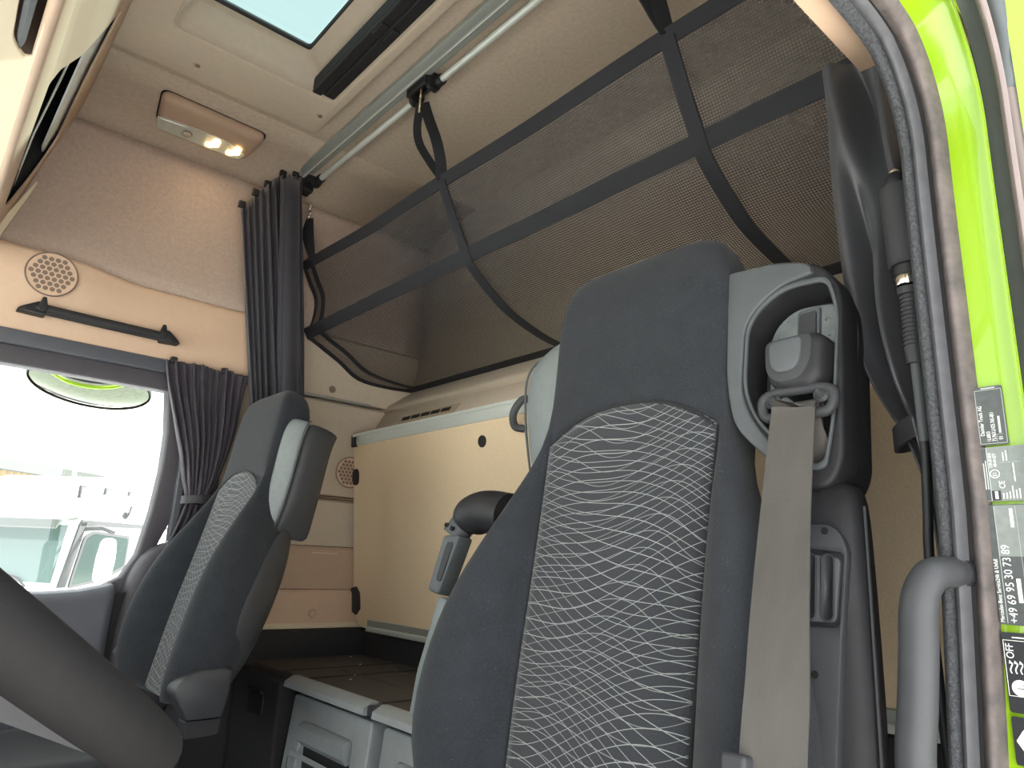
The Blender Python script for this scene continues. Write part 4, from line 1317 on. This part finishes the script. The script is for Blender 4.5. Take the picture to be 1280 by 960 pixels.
disc('bolt', WC + wa * (RW - .004) + V(0.01, 0.03, -0.03), (0.6, -0.8, 0), 0.004, 0.004, 'chrome', sw, 12)

# ================================================================== DASHBOARD (below and ahead of the wheel)
da = thing('dashboard', 'dark grey dashboard ahead of the steering wheel', 'dashboard', (-0.62, 1.1, 0.0))
rows = []
for y in (0.24, 0.26, 1.0, 1.90, 1.93):
    rows.append([V(-0.69, y, 0.0), V(-0.69, y, 0.86), V(-0.60, y, 0.88), V(-0.42, y, 0.84), V(-0.36, y, 0.79), V(-0.40, y, 0.60), V(-0.48, y, 0.45), V(-0.50, y, 0.0)])
grid('dash_body', rows, 'dark_grey', da, closed_u=True, caps=True, ang=40)

# ================================================================== CEILING READING LAMP
LC = V(0.455, 1.880, 2.148)
lv = V(0, 0.985, -0.12).normalized()
ln = V(0, -0.12, -0.985).normalized()
lamp = thing('ceiling_lamp', 'pinkish beige ceiling lamp with two lit warm LED clusters', 'lamp', LC - V(0, 0, .03))
lb_poly = rnd([(-0.072, -0.140), (0.066, -0.118), (0.062, 0.130), (-0.066, 0.142)], .028, 5)
prism('base_gasket', [[(a * 1.03, b * 1.02) for a, b in lb_poly]], 0.006, LC - ln * 0.001, lv, XA, 'hole', lamp)
bd_ = [[LC + lv * (a * k) + V(b * k, 0, 0) + ln * h for a, b in lb_poly] for h, k in ((0.0, 1.0), (0.016, 0.985), (0.025, 0.95), (0.030, 0.87), (0.031, 0.6))]
grid('lamp_body', bd_, 'trim_dark', lamp, closed_u=True, caps=True, ang=0)
lens_poly = rnd([(0.005, -0.129), (0.058, -0.112), (0.056, 0.108), (0.026, 0.116), (-0.004, 0.06), (-0.004, -0.04)], [.01, .01, .01, .01, .15, .1], 6)
prism('reflector', [lens_poly], 0.002, LC + ln * 0.0312, lv, XA, 'alu', lamp, bevel=0)
ringp = [[LC + lv * (0.030 + (a - .030) * k) + V(b * (k if k < 1 else 1), 0, 0) + ln * h for a, b in lens_poly] for h, k in ((0.032, 1.0), (0.038, .97), (0.0405, .85))]
grid('lens', ringp, 'lens', lamp, closed_u=True, caps=True, ang=0)
sp = lathe('spot_light', [(0.014, 0), (0.015, 0.004), (0.012, 0.006), (0.006, 0.003)], LC + lv * 0.028 + V(-0.045, 0, 0) + ln * 0.0332, ln, 'chrome', lamp, 20)
for a in range(6):
    disc('spot_facet', LC + lv * (0.028 + .007 * math.cos(a * PI / 3)) + V(-0.045 + .007 * math.sin(a * PI / 3), 0, 0) + ln * 0.036, ln, 0.003, 0.0015, 'alu', sp, 8)
for bx in (0.022, 0.080):
    for dv, dx in ((0.014, 0.008), (0.040, -0.004), (0.030, 0.010)):
        disc('led', LC + lv * dv + V(bx + dx, 0, 0) + ln * 0.0332, ln, 0.0105, 0.002, 'bulb', lamp, 14)
ld = bpy.data.lights.new('lamp_glow', 'AREA')
ld.energy = 0.08
ld.color = (1.0, 0.78, 0.5)
ld.shape = 'RECTANGLE'
ld.size, ld.size_y = 0.05, 0.10
lo2 = bpy.data.objects.new('lamp_glow', ld)
COL.objects.link(lo2)
lo2.location = LC + lv * 0.03 + V(0.05, 0, 0) + ln * 0.042
lo2.rotation_euler = ln.to_track_quat('-Z', 'Y').to_euler()
cap_ = struct(disc('trim_5', (0.345, 1.985, 2.137), V(0, -.35, -.94), 0.011, 0.003, 'trim_dark', None, 20))

# ================================================================== OVERHEAD CONSOLE
oc = thing('overhead_console', 'beige overhead console above the windscreen with open storage compartments', 'console', (-0.25, 1.1, 1.5))
CU = V(0.29, 0, 1).normalized()
CO = V(0.05 - 0.29 * 1.69, 0, 0)
kz = CU.z
YV = V(0, 1, 0)
def cz(poly):
    return [(y, z / kz) for y, z in poly]
face = [(0.30, 1.655), (1.975, 1.655), (1.975, 2.05), (1.975, 2.085), (1.88, 2.112), (0.30, 2.126)]
h_far = rnd([(1.246, 1.717), (1.80, 1.712), (1.870, 1.75), (1.925, 1.86), (1.93, 1.965), (1.62, 2.005), (1.445, 2.056), (1.387, 1.92), (1.37, 1.872), (1.25, 1.75)], [.004, .02, .03, .05, .05, .05, .006, .02, .05, .01])
CN = YV.cross(CU).normalized()          # out of the face, to the rear and down
def cp_(y, z, d=0.0):
    return V(CO.x + 0.29 * z, y, z) - CN * d
prism('rear_face', [cz(face), cz(h_far)], 0.005, CO - CN * 0.005, YA, CU, 'trim_dark', oc, bevel=0.0015, res=1)
tube('face_edge', [cp_(0.30, 1.657, .009), cp_(1.0, 1.657, .009), cp_(1.975, 1.657, .009)], 0.009, 'trim_dark', oc, n=14)
# underside with an open pocket and its grey flap
und = [(0.30, -0.70), (0.30, 0.031), (1.975, 0.031), (1.975, -0.70)]
pocket = rnd([(0.50, -.004), (0.97, -.004), (1.062, -.001), (1.094, .016), (1.086, .024), (0.92, .027), (0.50, .027)], [.01, .03, .02, .01, .008, .001, .01])
prism('underside', [und, pocket], 0.008, (0, 0, 1.660), YA, XA, 'cream', oc, bevel=0.002)
prism('grey_flap', [rnd([(0.51, 0.0), (0.969, 0.0), (1.057, .002), (1.086, .009), (1.06, .0135), (0.51, .0135)], [.004, .03, .02, .008, .008, .004])], 0.006, (0, 0, 1.662), YA, XA, 'cool_grey', oc, bevel=0.002)
a = [V(x, y, 1.66) for x, y in ((-.006, .49), (-.006, 1.10), (.030, 1.10), (.030, .49))]
b = [v + V(0, 0, .10) for v in a]
mk('pocket_lining', a + b, [(4, 5, 6, 7), (0, 1, 5, 4), (1, 2, 6, 5), (2, 3, 7, 6), (3, 0, 4, 7)], 'speaker', oc, smooth=False)
# far compartment with its pale hinged panel and metal bead
a = [cp_(y, z, .006) for y, z in ((1.20, 1.69), (1.96, 1.69), (1.96, 2.08), (1.20, 2.08))]
b = [cp_(y, z, .22) for y, z in ((1.20, 1.69), (1.96, 1.69), (1.96, 2.08), (1.20, 2.08))]
mk('compartment', a + b, [(4, 5, 6, 7), (0, 1, 5, 4), (1, 2, 6, 5), (2, 3, 7, 6), (3, 0, 4, 7)], 'black_matte', oc, smooth=False)
prism('pale_panel', [cz([(1.42, 1.955), (1.66, 1.930), (1.88, 1.914), (1.955, 1.935), (1.955, 2.075), (1.42, 2.075)])], 0.004, CO - CN * 0.016, YA, CU, 'pale_panel', oc)
tube('metal_bead', [cp_(1.36, 1.905, .020), cp_(1.498, 1.876, .020), cp_(1.66, 1.826, .020), cp_(1.93, 1.815, .020)], 0.0022, 'alu', oc, n=6)
prism('compartment_sill', [cz([(1.62, 1.70), (1.95, 1.70), (1.95, 1.80), (1.80, 1.80)])], 0.004, CO - CN * 0.020, YA, CU, 'black', oc)

prism('end_trim', [[(.030, 1.64), (.062, 1.685), (.114, 1.860), (.110, 1.860), (.030, 1.66)]], 0.016, (0, 1.976, 0), XA, ZA, 'cream', oc)

# ================================================================== PASSENGER GRAB HANDLE
gh = thing('grab_handle', 'black grab handle on the beige panel above the passenger window', 'handle', (0.30, 1.94, 1.52))
bar = [[V(x, y, z) for y, z in ((1.946, 1.555 + dz), (1.934, 1.552 + dz), (1.929, 1.541 + dz), (1.934, 1.531 + dz), (1.946, 1.529 + dz))] for x, dz in ((0.162, .001), (0.30, -.001), (0.455, -.002))]
grid('bar', bar, 'dark_grey', gh, closed_u=True, caps=True, ang=60)
for x0, x1, t in ((0.126, 0.185, 1), (0.440, 0.490, -1)):
    a, b = (x0, x1) if t > 0 else (x1, x0)
    prism('foot', [rnd([(a, 1.527), (b, 1.525), (b, 1.556), (b - t * .018, 1.558), (a + t * .006, 1.536)], .005)], 0.034, (0, 1.966, 0), XA, ZA, 'black', gh, bevel=0.003)
for x in (0.176, 0.444):
    prism('coat_hook', [rnd([(x - .010, 1.545), (x + .010, 1.545), (x + .004, 1.570), (x - .004, 1.570)], .003)], 0.006, (0, 1.936, 0), XA, ZA, 'black', gh, bevel=0.0015)
    disc('hook_boss', (x, 1.936, 1.543), (0, -1, 0), 0.010, 0.008, 'black', gh, 14)

# ================================================================== DRIVER ENTRY HANDLE
eh = thing('entry_handle', 'thick grey plastic grab bar at the driver door pillar', 'handle', (0.54, 0.19, 0.60))
tube('bar', [(0.592, 0.1885, 1.008), (0.575, 0.1905, 1.0075), (0.562, 0.1945, 1.0045), (0.556, 0.1995, 0.993), (0.555, 0.2025, 0.978), (0.555, 0.2045, 0.955), (0.555, 0.2090, 0.915), (0.555, 0.2135, 0.878), (0.556, 0.215, 0.80), (0.562, 0.212, 0.70), (0.605, 0.200, 0.66)],
     lambda t: 0.0112 + 0.0014 * min(1, max(0, (t - 0.12) * 3)), 'mid_grey', eh, n=20, smooth_path=6)
lathe('foot', [(0.012, 0), (0.0135, 0.004), (0.012, 0.010)], (0.600, 0.1885, 1.008), (-1, 0.0, 0.0), 'dark_grey', eh, 18)
lathe('foot', [(0.020, 0), (0.020, 0.010), (0.017, 0.016)], (0.616, 0.198, 0.66), (-1, 0.1, 0.2), 'dark_grey', eh, 18)

# ================================================================== LAMP ON GOOSENECK BY THE PILLAR
gl = thing('gooseneck_lamp', 'grey cylindrical lamp with ribbed sleeve on a thin dark stalk by the driver pillar', 'lamp', (0.70, 0.24, 1.0))
lathe('lamp_sleeve', [(0.0155, 0), (0.017, 0.002), (0.0172, 0.082), (0.0165, 0.086)], (0.700, 0.2345, 1.297), (0.02, 0.03, 1), 'mid_grey', gl, 24)
lathe('lamp_head', [(0.010, 0), (0.0105, 0.006), (0.0105, 0.013), (0.007, 0.018)], (0.7015, 0.238, 1.382), (0.02, 0.03, 1), 'black', gl, 16)
lathe('amber_tip', [(0.005, 0), (0.0055, 0.003), (0.003, 0.006)], (0.702, 0.2385, 1.399), (0.02, 0.03, 1), 'brass', gl, 12)
prism('holder_clip', [rnd([(0.69, 1.297), (0.73, 1.297), (0.73, 1.378), (0.69, 1.378)], .004)], 0.012, (0, 0.228, 0), XA, ZA, 'dark_grey', gl, bevel=0.002)
lathe('collar', [(0.0128, 0), (0.0128, 0.010)], (0.700, 0.235, 1.287), ZA, 'black', gl, 18)
lathe('metal_ring', [(0.0115, 0), (0.012, 0.001), (0.012, 0.009), (0.0115, 0.010)], (0.700, 0.2355, 1.277), ZA, 'chrome', gl, 18)
prof = [(0.0075, 0.0), (0.0082, 0.012)]
for k in range(13):
    z = 0.014 + k * 0.0042
    prof += [(0.0088, z), (0.0088, z + 0.0027), (0.0076, z + 0.0029), (0.0076, z + 0.0040)]
prof += [(0.0098, 0.069), (0.0105, 0.074), (0.0105, 0.076)]
lathe('ribbed_sleeve', prof, (0.700, 0.2365, 1.199), (0, -.01, 1), 'mid_grey', gl, 20)
tube('stalk', [(0.700, 0.2365, 1.20), (0.700, 0.2362, 1.17), (0.701, 0.2365, 1.12), (0.702, 0.240, 1.06), (0.703, 0.243, 1.02), (0.705, 0.246, 0.90), (0.72, 0.24, 0.6)], 0.0042, 'black', gl, n=12, smooth_path=4)
tube('stalk_sheen', [(0.700, 0.2365, 1.20), (0.700, 0.2362, 1.17), (0.701, 0.2365, 1.125)], 0.0046, 'cool_grey', gl, n=12, smooth_path=4)  # grey tube stands for the sheen on the upper stalk

# ================================================================== STICKERS ON THE LIME JAMB
SX = 0.5965
TU, TW_ = ZA, YA          # writing runs upward, its top towards the cab
def stick(name, label, y1, y0, z0, z1, mat, x=SX):
    t = thing(name, label, 'sticker', (x, (y0 + y1) / 2, z0), 'stickers on the lime door jamb')
    prism('backing', [rect(z0, y0, z1, y1, 0.0015, 2)], 0.0006, (x, 0, 0), TU, TW_, mat, t, smooth=False)
    return t
def wr(t, s, z, y, size, mat='white_ink', x=SX - 0.0010, xs=1.0):
    return text('lettering', s, (x, y, z), TU, TW_, size, mat, t, xs=xs)
def line(t, z0, y0, z1, y1, mat='white_ink', name='printed_line'):
    return prism(name, [rect(min(z0, z1), min(y0, y1), max(z0, z1), max(y0, y1))], 0.0002, (SX - 0.00078, 0, 0), TU, TW_, mat, t, smooth=False)

s1 = stick('type_sticker', 'dark grey type sticker topmost on the lime door jamb', 0.1635, 0.1455, 1.0990, 1.1430, 'sticker_grey')
for a in ((1.1000, .1461, 1.1405, .1464), (1.1000, .1630, 1.1405, .1633), (1.1000, .1461, 1.1003, .1633), (1.1402, .1461, 1.1405, .1633)):
    line(s1, *a, mat='grey_ink')
wr(s1, 'Daimler Truck AG', 1.1060, 0.1598, 0.0038, xs=0.78)
wr(s1, '1L6803', 1.1015, 0.1562, 0.0036, xs=0.72)
wr(s1, '75.963.LH25.765-851', 1.1015, 0.1528, 0.0036, xs=0.70)
wr(s1, '01', 1.1025, 0.1487, 0.0036, xs=0.8)
line(s1, 1.1012, .1522, 1.1065, .1524, 'grey_ink')
line(s1, 1.1065, .1482, 1.1067, .1524, 'grey_ink')
line(s1, 1.1075, .1492, 1.1200, .1507, 'grey_ink', 'worn_print')
line(s1, 1.1412, .1500, 1.1420, .1590, 'grey_ink', 'fine_print')

s2 = stick('heater_sticker', 'silver grey sticker with CE mark, second from top on the lime jamb', 0.1645, 0.1360, 1.0585, 1.0975, 'sticker_silver')
prism('dark_band', [rect(1.0590, .1606, 1.0972, .1643)], 0.0003, (SX - .00052, 0, 0), TU, TW_, 'sticker_grey', s2, smooth=False)
prism('dark_band', [rect(1.0590, .1545, 1.0660, .1603)], 0.0003, (SX - .00052, 0, 0), TU, TW_, 'sticker_black', s2, smooth=False)
line(s2, 1.0600, .1562, 1.0655, .1580, name='worn_print')
line(s2, 1.0670, .1627, 1.0860, .1634, 'grey_ink', 'fine_print')
line(s2, 1.0670, .1612, 1.0880, .1619, 'grey_ink', 'fine_print')
line(s2, 1.0590, .1602, 1.0972, .1604)
wr(s2, '122R-00 0034', 1.0820, 0.1576, 0.0030, xs=0.66)
wr(s2, '10R-04 6277', 1.0825, 0.1548, 0.0030, xs=0.66)
tube('approval_circle', [V(SX - .0009, .1567 + .0029 * math.cos(a), 1.0780 + .0029 * math.sin(a)) for a in [2 * PI * k / 24 for k in range(24)]], 0.0003, 'white_ink', s2, n=6, closed=True)
wr(s2, 'E1', 1.0762, 0.1553, 0.0038, xs=0.8)
wr(s2, 'CE', 1.0672, 0.1512, 0.0052, xs=0.9)
for z0, y0, z1, y1 in ((1.0600, .1525, 1.0640, .1532), (1.0600, .1505, 1.0642, .1512), (1.0600, .1485, 1.0650, .1492), (1.0600, .1465, 1.0690, .1472), (1.0600, .1445, 1.0660, .1452), (1.0600, .1425, 1.0670, .1432), (1.0720, .1445, 1.0850, .1452), (1.0870, .1500, 1.0930, .1507), (1.0870, .1480, 1.0945, .1487)):
    line(s2, z0, y0, z1, y1, 'white_ink', 'fine_print')
line(s2, 1.0590, .1475, 1.0972, .1476, 'grey_ink')
line(s2, 1.0858, .1400, 1.0860, .1530, 'grey_ink')

s3 = stick('hotline_sticker', 'dark grey service hotline sticker with a white phone number on the lime jamb', 0.1648, 0.1380, 0.9740, 1.0560, 'sticker_grey')
prism('glossy_zone', [rect(1.0200, .1385, 1.0555, .1600)], 0.0003, (SX - .00052, 0, 0), TU, TW_, 'sticker_silver', s3, smooth=False)
wr(s3, 'Mercedes-Benz Service24h & Unfall', 0.9755, 0.1618, 0.0036, xs=0.82)
line(s3, 0.9750, .1600, 1.0550, .1603, 'grey_ink')
wr(s3, '+49 69 95 30 73 89', 0.9752, 0.1538, 0.0072, xs=0.92)
line(s3, 0.9890, .1495, 1.0050, .1520)
line(s3, 1.0400, .1490, 1.0530, .1510, 'white_ink', 'fine_print')
line(s3, 0.9750, .1470, 1.0550, .1472, 'grey_ink')

s4 = stick('heater_switch_sticker', 'black sticker reading OFF beside a white numbered circle on the lime jamb', 0.1655, 0.1400, 0.9175, 0.9690, 'sticker_black')
line(s4, 0.9655, .1500, 0.9663, .1590, 'white_ink', 'fine_print')
for a in ((0.9280, .1644, 0.9640, .1647), (0.9280, .1450, 0.9283, .1647), (0.9637, .1450, 0.9640, .1647)):
    line(s4, *a)
wr(s4, 'OFF', 0.9520, 0.1590, 0.0066, xs=0.85)
disc('white_circle', (SX - .0006, 0.1575, 0.9335), (-1, 0, 0), 0.0052, 0.0003, 'white_ink', s4, 28)
text('lettering', '1.', (SX - .0012, 0.1554, 0.9318), TU, TW_, 0.0058, 'sticker_black', s4)
for k in range(3):
    y = 0.1615 - 0.0030 * k
    tube('heat_wave', [V(SX - .0008, y + .0007 * math.sin(q * 5), 0.9425 + q * .0065) for q in [i / 8 for i in range(9)]], 0.0004, 'white_ink', s4, n=6)
    mk('wave_tip', [V(SX - .0008, y - .0012, 0.9488), V(SX - .0008, y + .0012, 0.9488), V(SX - .0008, y + .0007, 0.9510)], [(0, 1, 2)], 'white_ink', s4, smooth=False)
prism('white_tab', [rect(.9435, .1440, .9500, .1518)], 0.0002, (SX - .00078, 0, 0), TU, TW_, 'white_ink', s4, smooth=False)

s5 = stick('arrow_sticker', 'black sticker with a white pointed outline, lowest on the lime jamb', 0.1655, 0.1400, 0.8850, 0.9150, 'sticker_black')
prism('white_arrow', [[(0.9000, 0.1638), (0.9075, 0.1590), (0.9060, 0.1450), (0.8940, 0.1450), (0.8925, 0.1590)], [(0.9000, 0.1598), (0.9035, 0.1570), (0.9030, 0.1480), (0.8970, 0.1480), (0.8965, 0.1570)]], 0.0003, (SX - .0006, 0, 0), TU, TW_, 'white_ink', s5, smooth=False)

# ================================================================== OUTSIDE
gd = box('ground', (-60, -40, -1.42), (60, 70, -1.40), 'asphalt', None, bevel=0)
struct(gd)
# kerb mirror above the passenger window
mr = thing('kerb_mirror', 'oval convex kerb mirror hanging outside the passenger window', 'mirror', (0.345, 2.30, 1.34))
mc, ma = V(0.350, 2.215, 1.432), V(-0.10, -0.40, -0.91).normalized()
mu = V(1, 0, 0.02)
mu = (mu - ma * mu.dot(ma)).normalized()
mv = ma.cross(mu)
rows = []
for k in range(9):
    r = k / 8 * 0.985 + 0.0
    rows.append([mc + mu * (0.150 * r * math.cos(a)) + mv * (0.098 * r * math.sin(a)) + ma * (0.030 * (1 - r * r)) for a in [2 * PI * i / 40 for i in range(40)]] if k else [mc + ma * 0.030 + mu * (0.0005 * math.cos(2 * PI * i / 40)) + mv * (.0005 * math.sin(2 * PI * i / 40)) for i in range(40)])
grid('mirror_glass', rows, 'mirror', mr, closed_u=True, caps=False)
sh_ = [[mc + mu * (0.155 * k * math.cos(a)) + mv * (0.102 * k * math.sin(a)) - ma * d for a in [2 * PI * i / 40 for i in range(40)]] for k, d in ((0.98, -0.004), (1.0, 0.0), (0.98, 0.02), (0.8, 0.05), (0.4, 0.065))]
grid('mirror_shell', sh_, 'dark_grey', mr, closed_u=True, caps=False)
mk('shell_crown', sh_[-1], [tuple(range(40))], 'dark_grey', mr)
tube('reflected_lime_band', [(V(0, 0, 1) + (V(*p) - V(0, 0, 1)) * 0.972) for p in ((0.242, 2.188, 1.450), (0.255, 2.186, 1.442), (0.291, 2.185, 1.427), (0.339, 2.185, 1.423), (0.387, 2.186, 1.430), (0.430, 2.188, 1.447))], 0.005, 'reflected_lime', mr, n=8, smooth_path=4)  # lime arc added in place of the door's reflection in the mirror
tube('dark_band', [(V(0, 0, 1) + (V(*p) - V(0, 0, 1)) * 0.975) for p in ((0.25, 2.186, 1.458), (0.291, 2.184, 1.443), (0.339, 2.184, 1.439), (0.387, 2.185, 1.445), (0.430, 2.187, 1.458))], 0.007, 'black', mr, n=8, smooth_path=4)  # dark part of the same added reflection, above the lime
tube('mirror_arm', [mc - ma * .05, mc - ma * .12 + V(0, -.03, .06), V(0.35, 2.06, 1.66)], 0.012, 'dark_grey', mr, n=10)


def truck(ox, oy, yaw, label, group='white trucks parked outside'):
    """white lorry cab: local x rearward, y away from us, z up; origin on the ground at its front corner nearest to us"""
    t = thing('parked_truck', label, 'truck', (ox, oy, -1.40), group, rot=(0, 0, yaw))
    g = 1.40
    def q(x, y, z):
        return V(x, y, z + g)
    prof = [(0.10, -0.75), (0.02, 0.45), (0.06, 0.60), (0.20, 1.22), (0.36, 1.40), (0.62, 1.57), (1.80, 1.60), (1.80, -0.75)]
    rows = [[q(x + (.05 if e else 0), y, z - (.02 if e and z > 1 else 0)) for x, z in prof] for y, e in ((0.0, 1), (0.05, 0), (1.95, 0), (2.0, 1))]
    grid('cab_shell', rows, 'white_paint', t, closed_u=True, caps=True, local=True, ang=40)
    # windscreen on the raked front
    fx = lambda z: 0.06 + (z - .60) / .62 * .14
    mk('windscreen', [q(fx(.62) - .012, .10, .62), q(fx(.62) - .012, 1.90, .62), q(fx(1.20) - .012, 1.86, 1.20), q(fx(1.20) - .012, .14, 1.20)], [(0, 1, 2, 3)], 'screen_glass', t, local=True, smooth=False, solid=0.01)
    prism('door_window', [rnd([(0.20, .60), (0.60, .66), (0.94, .80), (0.94, 1.10), (0.40, 1.13), (0.30, 1.08)], .04)], 0.012, (0, -.005, g), XA, ZA, 'window_dark', t, local=True)
    prism('window_seal', [rnd([(0.17, .57), (0.61, .63), (0.97, .77), (0.97, 1.13), (0.38, 1.16), (0.27, 1.10)], .04), rnd([(0.20, .60), (0.60, .66), (0.94, .80), (0.94, 1.10), (0.40, 1.13), (0.30, 1.08)], .04)], 0.016, (0, -.003, g), XA, ZA, 'truck_trim', t, local=True)
    prism('roof_gutter', [[(0.16, 1.20), (1.80, 1.235), (1.80, 1.27), (0.20, 1.265)]], 0.02, (0, 0.0, g), XA, ZA, 'truck_trim', t, local=True)
    prism('front_pillar', [[(0.03, .58), (0.13, .58), (0.27, 1.24), (0.18, 1.24)]], 0.02, (0, 0.0, g), XA, ZA, 'truck_trim', t, local=True)
    prism('door', [rnd([(0.16, .50), (0.70, .50), (0.70, -0.5), (0.16, -0.5)], .03)], 0.012, (0, -.0, g), XA, ZA, 'white_paint', t, local=True, bevel=0.004)
    # sun visor in front of the screen top
    rows = [[q(0.18, y, 1.29), q(-0.06, y, 1.25), q(-0.10, y, 1.17), q(-0.095, y, 1.155), q(-0.04, y, 1.225), q(0.17, y, 1.262)] for y in (0.02, .06, 1.94, 1.98)]
    grid('sun_visor', rows, 'visor', t, closed_u=True, caps=True, local=True, ang=40)
    mh = [[q(-.02 + .02 * k, -0.30 - .05 * math.cos(a * 1), .0) for a in (0,)] for k in (0,)]
    prism('mirror_housing', [rnd([(0.26, .64), (0.44, .64), (0.47, .88), (0.44, 1.09), (0.30, 1.09), (0.26, .88)], .06)], 0.10, (0, -0.18, g), XA, ZA, 'white_paint', t, local=True, bevel=0.03)
    tube('mirror_arm', [q(.26, 0, 1.17), q(.32, -.16, 1.19), q(.42, -.24, 1.15)], 0.025, 'truck_trim', t, local=True, n=8)
    # roof deflector, horns, aerials, marker
    rows = [[q(0.62, y, 1.57), q(0.70, y, 1.66), q(1.05, y, 1.80), q(1.75, y, 1.86), q(1.75, y, 1.58)] for y in (0.15, .3, 1.7, 1.85)]
    grid('roof_deflector', rows, 'white_paint', t, closed_u=True, caps=True, local=True, ang=40)
    for x, y in ((0.40, .25), (0.62, .12), (0.98, .10)):
        tube('roof_fitting', [q(x, y, 1.50), q(x, y, 1.63), q(x + .07, y, 1.64)], 0.02, 'truck_trim', t, local=True, n=8)
    tube('aerial_bracket', [q(0.84, -.01, 1.32), q(0.84, -.05, 1.36), q(0.85, -.06, 1.46)], 0.012, 'truck_trim', t, local=True, n=8)
    disc('side_cap', q(0.84, -.01, 1.355), (0, -1, 0), 0.045, 0.02, 'truck_trim', t, 14, local=True)
    prism('front_lettering_bar', [[(0.30, -.0), (1.2, 0), (1.2, .05), (0.30, .05)]], 0.004, q(.29, 0.2, 1.34), YA, V(.55, 0, .75), 'grey_ink', t, local=True)
    for y in (0.35, 1.3):
        tube('wiper', [q(.02, y, .58), q(.03, y + .12, .66), q(.05, y + .5, .72)], 0.012, 'black', t, local=True, n=6)
    box('bumper', (-0.02, 0.02, g - 1.0), (0.25, 1.98, g - .55), 'dark_grey', t, local=True, bevel=0.03)
    for y in (0.0, 1.72):
        lathe('wheel', [(0.25, 0), (0.42, .02), (0.44, .12), (0.42, .26), (0.25, .28)], q(1.0, y + .0, -1.40 + .44), YA, 'black', t, 24, local=True)
    box('chassis', (0.3, .4, g - 0.95), (4.6, 1.6, g - .70), 'dark_grey', t, local=True, bevel=0.01)
    return t


truck(1.36, 8.5, math.radians(40), 'white truck with grey sun visor, nearest beyond the passenger window')
truck(4.9, 11.6, math.radians(40), 'second white truck parked behind the one with the visor, mostly hidden')

# warehouse with ochre corrugated cladding
wh = thing('warehouse', 'distant warehouse with ochre corrugated wall under a grey roof edge', 'building', (-1.5, 24, -1.40))
P0, P1 = V(-3.3, 15.8, 0), V(4.12, 22.1, 0)
dv_ = (P1 - P0).normalized()
nv_ = V(dv_.y, -dv_.x, 0)
rows = []
n_ = 200
for k in range(n_ + 1):
    p = P0 + (P1 - P0) * (k / n_) + nv_ * (0.05 if k % 4 in (0, 1) else -0.05)
    rows.append([V(p.x, p.y, -1.4), V(p.x, p.y, 2.66)])
grid('corrugated_wall', rows, 'cladding', wh)
ribbon('roof_edge', [P0 + V(0, 0, 2.74) + nv_ * .15, P1 + V(0, 0, 2.74) + nv_ * .15], ZA, 0.24, 0.3, 'roof_sheet', wh)
mk('roof', [P0 + V(0, 0, 2.83), P1 + V(0, 0, 2.83), P1 + V(0, 0, 3.0) - nv_ * 6, P0 + V(0, 0, 3.0) - nv_ * 6], [(0, 1, 2, 3)], 'roof_sheet', wh, smooth=False, solid=0.1)
